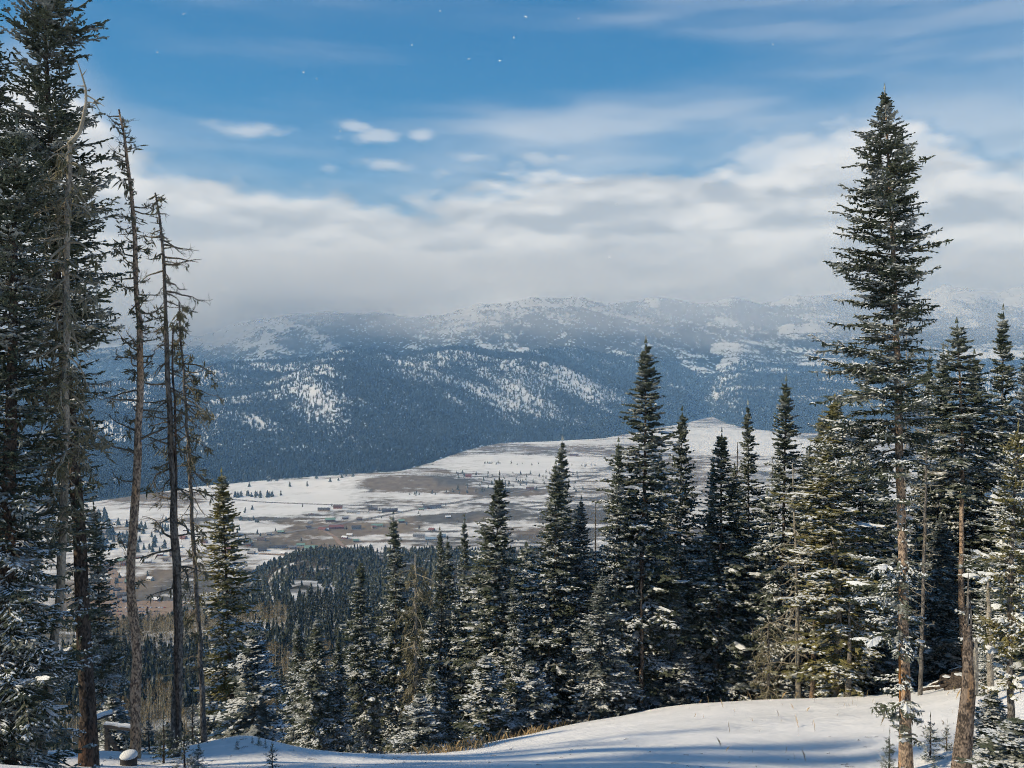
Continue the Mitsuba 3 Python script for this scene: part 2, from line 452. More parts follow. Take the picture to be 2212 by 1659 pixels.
tag('middle_ridge', 'hazy blue forested ridge fading into the clouds', 'mountain', kind='structure')
tag('snowy_range', 'distant snow topped mountain range under the cloud bank', 'mountain', kind='structure')

# ------------------------------------------------------------------ tree materials
def bark_fn(base, dark, warm):
    def fn(p, n, uv):
        d1, d2, w = mikit.voronoi((p.x + .6 * p.y) * 24 + 1.5 * noise(p.x * 9, p.y * 9, p.z * 9), p.z * 10)
        a = fbm(p.x * 3, p.y * 3, p.z * .9, 3)
        flake = smoothstep(.25, .75, noise(p.x * 42, p.y * 42, p.z * 20) * .6 + .4 * w)
        c = mix(dark, base, flake)
        return mix(c, warm, smoothstep(.56, .74, a) * .7 * flake)
    return fn


def barkm(base, dark, warm, bump=.03):
    return {'type': 'bumpmap', 'arbitrary': mikit.proc(lambda p, n, uv: noise(p.x * 26, p.y * 26, p.z * 11) * bump + noise(p.x * 60, p.y * 60, p.z * 40) * bump * .3, 4e-3), 'scale': 1.0, 'bsdf': diffuse(bark_fn(base, dark, warm))}


scene['bark_brown'] = barkm((.27, .215, .175), (.055, .047, .042), (.33, .20, .10))
scene['bark_orange'] = barkm((.50, .38, .28), (.11, .085, .07), (.55, .32, .15))
scene['bark_grey'] = barkm((.22, .205, .185), (.07, .064, .058), (.25, .19, .13))
scene['bark_pale'] = barkm((.42, .385, .32), (.22, .20, .17), (.36, .29, .19))
scene['bark_dark'] = barkm((.125, .10, .082), (.040, .035, .032), (.17, .09, .055))
scene['twig_wood'] = diffuse(lambda p, n, uv: mix((.10, .088, .072), (.21, .185, .145), noise(p.x * 5, p.y * 5, p.z * 5)))
scene['twig_pale'] = diffuse(lambda p, n, uv: mix((.23, .205, .155), (.42, .38, .30), noise(p.x * 5, p.y * 5, p.z * 5)))


def needles(c1, c2, c3, frost=.85):
    def fn(p, n, uv):
        a = noise(p.x * 1.1, p.y * 1.1, p.z * 1.1)
        b = noise(p.x * 17, p.y * 17, p.z * 17)
        frost_ = smoothstep(.46, .76, fbm(p.x * 2.6, p.y * 2.6, p.z * 3.2, 3)) * frost      # needles dusted with rime
        return mix(mix(mix(c1, c2, smoothstep(.25, .75, a)), c3, smoothstep(.62, .95, b) * .8), (.42, .445, .43), frost_)
    return {'type': 'principledthin', 'base_color': mikit.proc(fn), 'roughness': .62, 'diff_trans': .35, 'spec_trans': 0.0}


scene['needles_dark'] = needles((.062, .080, .058), (.105, .124, .088), (.20, .205, .145))
scene['needles_olive'] = needles((.140, .140, .062), (.225, .205, .085), (.33, .29, .13), .45)
scene['needles_blue'] = needles((.070, .092, .086), (.115, .138, .128), (.20, .22, .20))
scene['lichen'] = needles((.13, .13, .080), (.20, .19, .13), (.27, .26, .18), .15)
scene['needles_rust'] = needles((.16, .085, .045), (.22, .12, .065), (.26, .17, .10))


# ------------------------------------------------------------------ tree builders
def spindles(p0, p1, r, flat=.6, g=None):
    """Needle clad twigs: three sided bipyramids, six faces each."""
    g = g or np.random.default_rng(1)
    n = len(p0)
    d = p1 - p0
    ln = np.linalg.norm(d, axis=1, keepdims=True) + 1e-9
    t = d / ln
    a = np.cross(t, [0, 0, 1.])
    an = np.linalg.norm(a, axis=1, keepdims=True)
    a = np.where(an > .15, a / np.maximum(an, 1e-9), [[1., 0, 0]])
    b = np.cross(a, t)
    m = p0 + d * (.35 + .25 * g.random((n, 1)))
    v = np.empty((n, 5, 3))
    v[:, 0], v[:, 4] = p0, p1
    ph = g.random(n) * 2 * np.pi
    rr = np.asarray(r).reshape(-1, 1) * np.ones((n, 1))
    for k in range(3):
        x = ph + k * 2 * np.pi / 3
        v[:, 1 + k] = m + rr * (.75 + .5 * g.random((n, 1))) * (np.cos(x)[:, None] * a + flat * np.sin(x)[:, None] * b)
    f0 = np.array([[0, 2, 1], [0, 3, 2], [0, 1, 3], [4, 1, 2], [4, 2, 3], [4, 3, 1]])
    f = (f0[None] + 5 * np.arange(n)[:, None, None]).reshape(-1, 3)
    return v.reshape(-1, 3), f


def spikes(p0, p1, r, flat, g):
    """Lighter twigs for trees farther off: open three sided spikes, three faces each."""
    n = len(p0)
    d = p1 - p0
    t = d / (np.linalg.norm(d, axis=1, keepdims=True) + 1e-9)
    a = np.cross(t, [0, 0, 1.])
    an = np.linalg.norm(a, axis=1, keepdims=True)
    a = np.where(an > .15, a / np.maximum(an, 1e-9), [[1., 0, 0]])
    b = np.cross(a, t)
    m = p0 + d * (.10 + .25 * g.random((n, 1)))
    v = np.empty((n, 4, 3))
    v[:, 3] = p1
    ph = g.random(n) * 2 * np.pi
    rr = np.asarray(r).reshape(-1, 1) * 1.15
    for k in range(3):
        x = ph + k * 2 * np.pi / 3
        v[:, k] = m + rr * (.7 + .6 * g.random((n, 1))) * (np.cos(x)[:, None] * a + flat * np.sin(x)[:, None] * b)
    f0 = np.array([[3, 0, 1], [3, 1, 2], [3, 2, 0]])
    return v.reshape(-1, 3), (f0[None] + 4 * np.arange(n)[:, None, None]).reshape(-1, 3)


def snow_caps(p0, p1, r, g, light=False):
    """Snow lying along the top of twigs: a low roof of four faces each."""
    n = len(p0)
    d = p1 - p0
    t = d / (np.linalg.norm(d, axis=1, keepdims=True) + 1e-9)
    a = np.cross(t, [0, 0, 1.])
    an = np.linalg.norm(a, axis=1, keepdims=True)
    a = np.where(an > .15, a / np.maximum(an, 1e-9), [[1., 0, 0]])
    up = np.array([[0, 0, 1.]])
    rr = np.asarray(r).reshape(-1, 1)
    lift = rr * .5 * up
    s0, s1 = .08 + .15 * g.random((n, 1)), .70 + .22 * g.random((n, 1))
    m = p0 + d * (.3 + .3 * g.random((n, 1)))
    v = np.empty((n, 5, 3))
    v[:, 0] = p0 + d * s0 + lift * .9
    v[:, 1] = m + a * rr * (.75 + .35 * g.random((n, 1))) + lift * .5
    v[:, 2] = m - a * rr * (.75 + .35 * g.random((n, 1))) + lift * .5
    v[:, 3] = m + lift * 1.5 + up * rr * (.25 + .4 * g.random((n, 1)))
    v[:, 4] = p0 + d * s1 + lift * .8
    if light:
        v = v[:, [0, 1, 2, 4]]
        v[:, [0, 3]] += (up * rr * .35)[:, None]
        f0 = np.array([[0, 3, 1], [0, 2, 3]])
        return v.reshape(-1, 3), (f0[None] + 4 * np.arange(n)[:, None, None]).reshape(-1, 3)
    f0 = np.array([[0, 3, 1], [0, 2, 3], [4, 1, 3], [4, 3, 2]])
    f = (f0[None] + 5 * np.arange(n)[:, None, None]).reshape(-1, 3)
    return v.reshape(-1, 3), f


def along(poly, h):
    """Point of the trunk polyline (sorted by z) at heights h."""
    p = np.asarray(poly, float)
    return np.stack([np.interp(h, p[:, 2], p[:, 0]), np.interp(h, p[:, 2], p[:, 1]), np.asarray(h, float)], -1)


def spruce(seed, trunk, env, r0, step=.34, per=(4, 6), twig=.40, tr=.045, tsp=.20, snow=(.1, .6), el=(28, -24), sag=.35, skip=0., hang=0., trunk_sides=8, top_r=.012, wood_step=.45, fan=.38, light=False, cap=.9, pads=2.2, gap=.95, heap=.32, heap_w=.075):
    """trunk: polyline from the base up. env: rows (height, reach to -x, reach to +x); branches grow where reach > 0.
    Returns meshes trunk, branches, needles, snow."""
    g = np.random.default_rng(seed)
    trunk = np.asarray(trunk, float)
    e = np.asarray(env, float)
    z0, z1 = trunk[0, 2], trunk[-1, 2]
    hh = np.linspace(z0, z1, 14)
    tp = along(trunk, hh)
    tw = .012 * (z1 - z0) * (1 - np.linspace(0, 1, 14)) * .35
    tp[1:-1, :2] += g.normal(0, 1, (12, 2)) * tw[1:-1, None] * .35
    q = (z1 - hh) / (z1 - z0)
    mt = MB().tube(tp, r0 * np.maximum(q, 0) ** .8 * (1 + .35 * np.exp(-(hh - z0) / .5)) + top_r, trunk_sides)
    HP = MB()
    wood, P0, P1, RR, SN = MB(), [], [], [], []
    z = e[0, 0]
    while z < z1 - .08:
        f = (z - z0) / (z1 - z0)
        lo = (z - e[0, 0]) / max(z1 - e[0, 0], 1e-6)
        s_here = step * (.40 + .80 * (1 - lo)) * (.7 + .6 * g.random())
        rl, rr_ = np.interp(z, e[:, 0], e[:, 1]), np.interp(z, e[:, 0], e[:, 2])
        for az in g.random() * 6.28 + np.arange(k := g.integers(per[0], per[1] + 1)) * 6.283 / k + g.normal(0, .35, k):
            reach = rl + (rr_ - rl) * (.5 + .5 * math.cos(az))
            reach *= 1 - gap * .62 + gap * 1.15 * float(meshkit.noise(np.array([[math.cos(az) * 1.3 + seed, math.sin(az) * 1.3, z * (16. / (z1 - z0))]]), 3)[0])
            if reach < .06 or g.random() < skip:
                continue
            L = reach * (.62 + .50 * g.random() ** .8)
            zz = z + g.normal(0, .5) * s_here
            if zz > z1 - .05 or zz < z0:
                continue
            o = along(tp, [zz])[0]
            ang = math.radians(el[1] + (el[0] - el[1]) * lo ** 1.4 + g.normal(0, 7))
            ns = max(4, int(L / .45) + 2)
            s = np.linspace(0, 1, ns)
            side = g.normal(0, .16)
            hx = np.stack([np.cos(az + side * s), np.sin(az + side * s)], -1)
            path = np.empty((ns, 3))
            path[:, :2] = o[:2] + hx * (L * s * math.cos(ang))[:, None]
            path[:, 2] = o[2] + L * (math.sin(ang) * s - sag * (1 - lo) * (s - 1.15 * s * s) * (1 if L > .5 else .3))
            path[1:] += g.normal(0, .018, (ns - 1, 3)) * L
            if wood_step and L > wood_step:
                wood.tube(path, np.linspace(max(.008, .012 * L + .004), .004, ns), 3)
            hp = heap * (snow[1] + (snow[0] - snow[1]) * lo)
            if L > heap_w * 3 and g.random() < hp:          # a pad of snow lying on the bough
                sa = .30 + .40 * g.random()
                sv = np.linspace(sa, min(1.0, sa + .25 + .35 * g.random()), 5)
                cp_ = np.stack([np.interp(sv, s, path[:, i]) for i in range(3)], -1)
                wd = heap_w * (.5 + .9 * g.random()) * np.array([.35, .9, 1.1, .9, .3]) * min(1.3, .5 + L * .5 / (heap_w * 9))
                nx_ = np.array([-math.sin(az), math.cos(az), 0])
                pv = np.stack([cp_ - nx_ * wd[:, None] + [0, 0, -.15 * heap_w], cp_ + [0, 0, 1] * (.25 * heap_w + .42 * wd * (.7 + .6 * g.random(5)))[:, None], cp_ + nx_ * wd[:, None] + [0, 0, -.15 * heap_w]], 1)
                pv += g.normal(0, .10 * heap_w, pv.shape)
                i5 = np.arange(4)
                HP.add(pv.reshape(-1, 3), np.vstack([np.stack([3 * i5 + k, 3 * i5 + k + 1, 3 * i5 + k + 4], -1) for k in (0, 1)] + [np.stack([3 * i5 + k, 3 * i5 + k + 4, 3 * i5 + k + 3], -1) for k in (0, 1)]))
            nt = max(3, int(L / tsp))
            st = np.sort(np.clip(.10 + .90 * (np.arange(nt) + g.random(nt)) / nt, 0, 1))
            c = np.stack([np.interp(st, s, path[:, i]) for i in range(3)], -1)
            dirb = np.array([np.cos(az + side), np.sin(az + side), 0])
            tl = twig * np.minimum(1, .35 + L / 1.6) * (1.15 - .65 * st) * (.7 + .6 * g.random(nt))
            dp0 = math.sin(ang) * .5 - .16 * (1 - lo)
            for sg in (-1, 1):
                a2 = az + side * st + sg * (math.radians(50) + g.normal(0, .20, nt))
                bl = np.maximum(fan * L * (1.12 - st) * (.6 + .7 * g.random(nt)), tl * .9)
                dv = np.stack([np.cos(a2), np.sin(a2), dp0 + g.normal(0, .16, nt)], -1)
                # each side shoot carries twigs of its own
                kk = np.maximum(1, np.round(bl / (tsp * 1.15)).astype(int))
                rep = np.repeat(np.arange(nt), kk)
                w = (np.concatenate([np.arange(k_) for k_ in kk]) + .3 + .5 * g.random(len(rep))) / np.repeat(kk, kk)
                cc = c[rep] + dv[rep] * (bl[rep] * w * .9)[:, None]
                a3 = a2[rep] + np.where(g.random(len(rep)) < .5, 1, -1) * g.normal(.55, .25, len(rep))
                dd = np.stack([np.cos(a3), np.sin(a3), dp0 + g.normal(-.05, .28, len(rep))], -1) * (tl[rep] * (.7 + .5 * g.random(len(rep))))[:, None]
                P0.append(cc), P1.append(cc + dd), RR.append(tr * (.7 + .5 * g.random(len(rep)))), SN.append(np.full(len(rep), lo))
                P0.append(c), P1.append(c + dv * bl[:, None]), RR.append(tr * (.7 + .5 * g.random(nt))), SN.append(np.full(nt, lo))
            # the shoot along the branch itself
            kk = max(2, nt // 2)
            ss_ = np.linspace(.25, 1, kk + 1)
            c2 = np.stack([np.interp(ss_, s, path[:, i]) for i in range(3)], -1)
            tipv = (c2[-1] - c2[-2])
            P0.append(c2), P1.append(np.vstack([c2[1:], c2[-1:] + tipv / (np.linalg.norm(tipv) + 1e-9) * twig * .5]) + g.normal(0, .02, (kk + 1, 3))), RR.append(np.full(kk + 1, tr * .9)), SN.append(np.full(kk + 1, lo))
            if hang > 0:
                nh = g.poisson(hang * nt)
                if nh:
                    sh = .25 + .75 * g.random(nh)
                    c3 = np.stack([np.interp(sh, s, path[:, i]) for i in range(3)], -1)
                    dv = np.stack([g.normal(0, .25, nh), g.normal(0, .25, nh), -np.ones(nh)], -1) * (twig * (.5 + .8 * g.random(nh)))[:, None]
                    P0.append(c3), P1.append(c3 + dv), RR.append(np.full(nh, tr * .75)), SN.append(np.full(nh, 9.))
        z += s_here
    # the leader
    lead = along(tp, np.linspace(z1 - .8, z1, 5))
    P0.append(lead), P1.append(lead + [0, 0, .28]), RR.append(np.full(5, tr * .9)), SN.append(np.full(5, 1.))
    P0, P1, RR, SN = np.vstack(P0), np.vstack(P1), np.concatenate(RR), np.concatenate(SN)
    mn = MB().add(*(spikes if light else spindles)(P0, P1, RR, .62, g))
    pr = np.where(SN > 5, 0, snow[1] + (snow[0] - snow[1]) * SN)
    # snow lies in drifts over whole sprays, not twig by twig
    patch = meshkit.noise(P0 * pads + seed, 5)
    on = g.random(len(P0)) < pr * (.10 + 1.75 * ss(.42, .60, patch))
    sn = MB().add(*snow_caps(P0[on], P1[on], RR[on] * cap, g, light)) if on.any() else None
    if HP.n:
        sn = (sn or MB()).add(np.vstack(HP.v), np.vstack(HP.f))
    return {'trunk': mt.mesh(), 'branches': wood.mesh() if wood.n else None, 'needles': mn.mesh(), 'snow': sn.mesh() if sn else None}


def put_tree(key, parts, bark='bark_grey', leaf='needles_dark', wood='twig_wood', to_world=None):
    """The tree's parts under its key; parts hold meshes or ply dicts already made."""
    mats = {'trunk': bark, 'branches': wood, 'needles': leaf, 'snow': 'snow_bough', 'lichen': 'lichen'}
    for name, m in parts.items():
        if m is None:
            continue
        d = dict(m) if isinstance(m, dict) else mikit.ply(m, mats[name], smooth=(60 if name in ('trunk',) else False))
        d['bsdf'] = {'type': 'ref', 'id': mats[name]}
        if to_world is not None:
            d['to_world'] = to_world
        scene[f'{key}__{name}'] = d
    return key


def crooked(g, o, d, L, n=6, bend=.28, droop=0., upturn=0.):
    pts = [np.array(o, float)]
    d = np.array(d, float)
    d /= np.linalg.norm(d)
    for i in range(n):
        d = d + g.normal(0, bend, 3) + [0, 0, -droop + upturn * i / n]
        d /= np.linalg.norm(d)
        pts.append(pts[-1] + d * L / n)
    return np.array(pts)


def dead_tree(seed, trunk, r0, rows, sub=3, twigs=3, droop=.10, upturn=.25, tuft=0., trunk_sides=9, r1=.02, thick=1.0, taper=.8):
    """A bare conifer. rows: (height from, height to, count, shortest, longest, [azimuths])."""
    g = np.random.default_rng(seed)
    trunk = np.asarray(trunk, float)
    z0, z1 = trunk[0, 2], trunk[-1, 2]
    n = 26
    hh = np.linspace(z0, z1, n)
    tp = along(trunk, hh)
    tp[1:-1] += np.column_stack([g.normal(0, .012, n - 2), g.normal(0, .012, n - 2), np.zeros(n - 2)])
    q = (z1 - hh) / (z1 - z0)
    rad = (r0 - r1) * q ** taper + r1 + .25 * r0 * np.exp(-(hh - z0) / .4)
    rad *= 1 + .06 * g.normal(0, 1, n)
    mt, mw = MB().tube(tp, rad, trunk_sides), MB()
    A, B = [], []
    for a, b, cnt, l0, l1, azs in rows:
        for i in range(cnt):
            h = a + (b - a) * (i + g.random()) / cnt
            az = azs[i % len(azs)] + g.normal(0, .5) if azs else g.random() * 6.28
            L = l0 + (l1 - l0) * g.random() ** 1.3
            o = along(tp, [h])[0]
            br = crooked(g, o, [math.cos(az), math.sin(az), g.normal(.08, .2) - droop], L, 7, .17, droop * .5, upturn)
            rb = (.010 + .013 * L) * thick
            mw.tube(br, np.linspace(rb, .006, 8), 4)
            for k in range(g.poisson(sub * (.4 + L * .7))):
                s = .2 + .8 * g.random()
                j = min(int(s * 7), 6)
                o2 = br[j] + (br[j + 1] - br[j]) * g.random()
                d2 = (br[j + 1] - br[j]) / (np.linalg.norm(br[j + 1] - br[j]) + 1e-9) + g.normal(0, .75, 3) + [0, 0, -droop * 1.2 + upturn * .4]
                b2 = crooked(g, o2, d2, L * (.12 + .30 * g.random()), 4, .28, droop * .7, upturn * .8)
                mw.tube(b2, np.linspace(.007 * thick, .004, 5), 3)
                for m in range(g.poisson(twigs * .6)):
                    j2 = g.integers(1, 4)
                    b3 = crooked(g, b2[j2], b2[j2 + 1] - b2[j2] + g.normal(0, .1, 3), .06 + .16 * g.random(), 2, .35, droop, upturn)
                    mw.tube(b3, [.005, .004, .003], 3)
                    A.append(b3[0]), B.append(b3[-1] + g.normal(0, .03, 3))
                A.append(b2[2]), B.append(b2[-1])
    parts = {'trunk': mt.mesh(), 'branches': mw.mesh() if mw.n else None}
    if tuft > 0 and A:
        A, B = np.array(A), np.array(B)
        on = g.random(len(A)) < tuft
        A, B = A[on], B[on]
        rep = 3
        A2 = np.repeat(A, rep, 0) + g.normal(0, .05, (len(A) * rep, 3))
        B2 = np.repeat(B, rep, 0) + g.normal(0, .08, (len(A) * rep, 3)) - [0, 0, .05]
        parts['lichen'] = MB().add(*spindles(A2, B2, .022 + .012 * g.random(len(A2)), .8, g)).mesh()
    return parts


# ------------------------------------------------------------------ kinds of spruce in the row across the slope (height 10, scaled to each tree)
def proto(seed, prof, snow, **kw):
    tr = [(0, 0, 0), (.05, 0, 3.3), (-.04, .03, 6.6), (0, 0, 10)]
    env = [(10 * a, b, c) for a, b, c in prof]
    parts = spruce(seed, tr, env, .052, snow=snow, **kw)
    return {k: mikit.ply(m, None, smooth=(60 if k == 'trunk' else False)) for k, m in parts.items() if m is not None}, sum(len(m.faces) for m in parts.values() if m is not None)


FULL = [(.02, .78, .78), (.12, 1.0, 1.0), (.35, .95, .95), (.6, .72, .72), (.8, .42, .42), (.93, .16, .16), (1, .04, .04)]
SPIRE = [(.03, .65, .65), (.2, .85, .85), (.45, .80, .80), (.62, .60, .60), (.72, .40, .42), (.86, .26, .24), (.96, .10, .10), (1, .04, .04)]
SLIM = [(.05, .50, .50), (.25, .62, .62), (.5, .56, .56), (.75, .36, .36), (.92, .15, .15), (1, .04, .04)]
HIGH = [(.22, .50, .45), (.32, .85, .80), (.55, .86, .90), (.72, .62, .60), (.86, .36, .36), (.96, .12, .12), (1, .04, .04)]
LOFTY = [(.55, .4, .4), (.59, .85, .8), (.68, .98, .95), (.76, .80, .85), (.86, .45, .42), (.94, .18, .18), (1, .04, .04)]
RAGGED = [(.04, .55, .7), (.16, .9, .6), (.3, .65, .95), (.42, .95, .7), (.55, .55, .85), (.66, .75, .5), (.76, .35, .55), (.86, .40, .22), (.95, .12, .15), (1, .04, .04)]
mid = dict(step=.20, per=(5, 7), twig=.135, tr=.046, tsp=.115, trunk_sides=7, top_r=.006, light=True, fan=.42, wood_step=.62, heap_w=.06)
KINDS = {'lofty': proto(20, LOFTY, (.15, .45), **mid), 'full': proto(11, FULL, (.16, .62), **mid), 'full2': proto(12, FULL, (.10, .50), **mid), 'spire': proto(13, SPIRE, (.05, .55), **mid), 'spire2': proto(14, SPIRE, (.08, .68), **mid),
         'slim': proto(15, SLIM, (.25, .70), **mid), 'high': proto(16, HIGH, (.06, .45), **mid), 'ragged': proto(17, RAGGED, (.04, .50), skip=.10, hang=.25, **mid), 'ragged2': proto(18, RAGGED, (.10, .75), skip=.06, **mid),
         'small': proto(19, FULL, (.55, .75), **{**mid, 'step': .42, 'twig': .30, 'tr': .075, 'tsp': .21, 'fan': .45, 'pads': 1.4})}
COUNT = {k: v[1] for k, v in KINDS.items()}
print('triangles per kind', COUNT)

PLACED = [0]


def row_tree(kind, x, y, D, hw, label, xb=None, leaf='needles_dark', bark='bark_grey', name='spruce_tree', group=None, up=0., width0=1.0):
    """A spruce whose tip shows at (x, y) of the 2212 wide copy and that stands at distance D; hw its half width there."""
    top = Q(x, y, D)
    bx = Q(x if xb is None else xb, y, D)[0]
    zb = float(slope_z(bx, D)) - .25 + up
    h = top[2] - zb
    half = hw * K / F * D
    key = key_for(name)
    tag(key, label, 'tree', group)
    g = np.random.default_rng(int(x * 7 + y))
    m = np.eye(4)
    m[0, 0] = half / width0 * (1.0 + .3 * g.random())
    m[1, 1] = half / width0 * (1.0 + .3 * g.random())
    m[2, 2] = h / 10
    a = g.random() * 6.28
    R = np.array(T().rotate([0, 0, 1], math.degrees(a)).matrix).reshape(4, 4)
    S = np.eye(4)
    S[0, 2] = (top[0] - bx) / h + g.normal(0, .012)
    S[1, 2] = g.normal(0, .03)
    S[:3, 3] = [bx, D, zb]
    M = S @ R @ m
    put_tree(key, KINDS[kind][0], bark, leaf, to_world=T(M.tolist()))
    PLACED[0] += COUNT[kind]
    return key


BACK = 'spruces packed in the row across the slope'
row_tree('spire2', 640, 1345, 41, 42, 'thin dark ragged spruce at the left end of the tree row', bark='bark_brown')
row_tree('full', 680, 1340, 38, 58, 'short snow dusted spruce beside the thin ragged one at the left end of the row')
row_tree('slim', 728, 1392, 39, 46, 'low spruce tucked left of the dark pointed spruce in the row')
row_tree('spire', 787, 1213, 42, 66, 'dark pointed spruce, first tall tip from the left in the tree row')
row_tree('spire', 857, 1122, 45, 62, 'tall dark narrow spruce with its tip in front of the brown fields')
row_tree('high', 822, 1330, 47, 60, 'spruce filling the gap between the two dark pointed spruces')
row_tree('slim', 934, 1440, 37, 52, 'short snowy spruce at the lowest dip of the snow edge', bark='bark_pale')
row_tree('spire2', 953, 1152, 47, 52, 'dark spruce, left one of a close pair of equal tips', bark='bark_brown')
row_tree('slim', 974, 1172, 49, 46, 'slim spruce, right one of a close pair of equal tips')
row_tree('spire', 1010, 1121, 50, 44, 'narrow dark spire just left of the broad spruce')
row_tree('full2', 1070, 1030, 45, 92, 'broad dense spruce standing before the wooded hill, left of centre')
row_tree('slim', 1113, 1243, 41, 44, 'slim white frosted spruce leaning on the right side of the broad spruce')
row_tree('full', 1186, 1004, 45, 84, 'lower tip of the double topped spruce pair near the centre', leaf='needles_dark')
row_tree('spire', 1216, 956, 47, 84, 'higher tip of the double topped spruce pair near the centre')
row_tree('full', 1250, 1085, 45, 78, 'bushy spruce on the right flank of the double topped pair', leaf='needles_blue')
row_tree('slim', 1326, 958, 45, 62, 'thin topped snowy spruce close on the left of the tallest middle spruce')
row_tree('full', 1390, 745, 46, 104, 'tallest spruce in the middle of the row, its tip against the blue mountain', bark='bark_brown')
row_tree('ragged', 1472, 893, 50, 78, 'open branched spruce with upswept arms before the white valley mouth')
row_tree('full2', 1549, 938, 47, 96, 'thick cone shaped spruce with a bare pinkish trunk low down', bark='bark_brown')
row_tree('slim', 1524, 985, 50, 34, 'small second tip beside the thick cone shaped spruce')
row_tree('spire', 1630, 880, 50, 66, 'dark spruce with a bare side arm near its top, right of the white valley mouth')
row_tree('spire2', 1686, 827, 46, 78, 'tall narrow spruce, highest between the middle spruce and the giant at the right', bark='bark_brown')
row_tree('slim', 1714, 955, 49, 42, 'little spruce tip peering over right shoulder of the tall narrow spruce')
row_tree('ragged2', 1766, 898, 52, 78, 'bluish spruce behind the olive spruce, at the right edge of the valley', leaf='needles_blue')
row_tree('ragged2', 1812, 866, 41, 112, 'olive green sunlit spruce laden with snow, left of the giant spruce', leaf='needles_olive', bark='bark_pale')
row_tree('high', 1872, 905, 47, 86, 'dark spruce half hidden behind the trunk of the giant spruce')
row_tree('spire2', 1984, 768, 50, 52, 'small spruce tip just right of the giant trunk')
row_tree('slim', 2006, 760, 52, 40, 'thin spruce tip, second one right of the giant trunk')
row_tree('full', 2040, 758, 47, 78, 'snow covered spruce shouldering the left side of the big right hand spruce')
row_tree('lofty', 2074, 704, 42, 118, 'big snowy spruce right of the giant, with a bare pink lower trunk', bark='bark_orange', xb=2098)
row_tree('full2', 2118, 770, 47, 84, 'snowy spruce crammed between the two highest tips at the right')
row_tree('spire', 2160, 677, 47, 84, 'dark spruce with an open ragged top near the right edge')
row_tree('ragged2', 2222, 735, 42, 84, 'frosted spruce cut by the right edge of the picture', leaf='needles_blue')
row_tree('full', 2240, 905, 36, 110, 'snow plastered spruce at the right edge below the frosted one')
row_tree('full', 1586, 1015, 52, 74, 'spruce filling the gap left of the dark spruce with a side arm')
row_tree('full2', 1742, 985, 51, 80, 'spruce filling the gap between tall narrow and olive spruces', leaf='needles_blue')
row_tree('spire', 1420, 985, 51, 70, 'spruce tip close behind the right shoulder of the tallest middle spruce')
# shorter spruces in front of the row
for kind, x, y, D, hw, label, leaf in (
        ('small', 905, 1500, 36, 40, 'young frosted spruce at the notch of the snow edge', 'needles_blue'),
        ('small', 1145, 1430, 40, 52, 'young snow clad spruce below the double topped pair', 'needles_blue'),
        ('full', 1298, 1240, 42, 60, 'half grown frosted spruce left of the tallest middle spruce', 'needles_blue'),
        ('small', 1050, 1420, 39, 50, 'bushy white flecked young spruce under the broad spruce', 'needles_dark'),
        ('slim', 1452, 1250, 46, 50, 'half grown spruce right below the tallest middle spruce', 'needles_dark'),
        ('small', 1335, 1420, 42, 60, 'low heavily frosted spruce at the grass edge left of the brown trunk', 'needles_blue'),
        ('small', 1478, 1405, 45, 55, 'low snow flecked spruce at the grass edge right of the brown trunk', 'needles_blue'),
        ('small', 1610, 1395, 46, 55, 'low dark spruce under the cone shaped spruce', 'needles_dark'),
        ('slim', 1660, 1195, 46, 46, 'narrow frosted spruce below the tall narrow spruce', 'needles_blue'),
        ('small', 1748, 1440, 44, 44, 'small frosted spruce beside the pale dead spruce foot', 'needles_blue'),
        ('full2', 1868, 1240, 44, 70, 'shaded spruce low behind the giant trunk', 'needles_dark'),
        ('full', 2030, 1120, 44, 80, 'white flecked spruce behind the pale snag', 'needles_blue'),
        ('full', 2160, 1090, 46, 80, 'mid height snowy spruce behind the broken trunk', 'needles_blue'),
        ('small', 1940, 1400, 42, 44, 'low shaded spruce at the snow edge behind the giant trunk', 'needles_dark')):
    row_tree(kind, x, y, D, hw, label, leaf=leaf)
# deeper trees that close the row
for i, (x, y, where) in enumerate(((705, 1440, 'between the two short spruces at the left end of the row'), (765, 1400, 'low behind the first dark pointed spruce'), (905, 1270, 'behind the grey lichen draped spruce'), (925, 1330, 'just right of the grey lichen draped spruce'),
                                   (1040, 1260, 'in the gap left of the broad dense spruce'), (1150, 1180, 'in the gap right of the broad dense spruce'), (1285, 1220, 'behind the thin bare spike near the centre'), (1350, 1100, 'behind the left flank of the tallest middle spruce'),
                                   (1430, 1080, 'behind the right flank of the tallest middle spruce'), (1515, 1130, 'between the open branched and the cone shaped spruce'), (1590, 1120, 'behind the bare spike beside the cone shaped spruce'), (1655, 1060, 'left behind the tall narrow spruce'),
                                   (1730, 1090, 'right behind the bleached dead spruce'), (1790, 1100, 'in the dark behind the olive spruce'), (1905, 1010, 'close left behind the giant trunk'), (1990, 1000, 'behind the pale snag'), (2095, 960, 'behind the bare pink trunk'), (2190, 900, 'near the right edge behind the dark ragged spruce'))):
    row_tree(('slim', 'small', 'high', 'small')[i % 4], x, y + 10, 56 + 3 * (i % 3), 78, 'shaded spruce ' + where, group=BACK)

# ---- dead and dying trees of the row
def plain_dead(x, y, D, label, r0, rows, xb=None, seed=1, bark='bark_pale', wood='twig_pale', **kw):
    top = Q(x, y, D)
    bx = Q(x if xb is None else xb, y, D)[0]
    zb = float(slope_z(bx, D)) - .2
    h = top[2] - zb
    key = tag(key_for('dead_spruce'), label, 'dead tree')
    put_tree(key, dead_tree(seed, [(bx, D, zb), (.5 * (bx + top[0]) + .05, D, zb + .5 * h), tuple(top)], r0, [(zb + a * h, zb + b * h, c, l0, l1, az) for a, b, c, l0, l1, az in rows], **kw), bark, wood=wood)


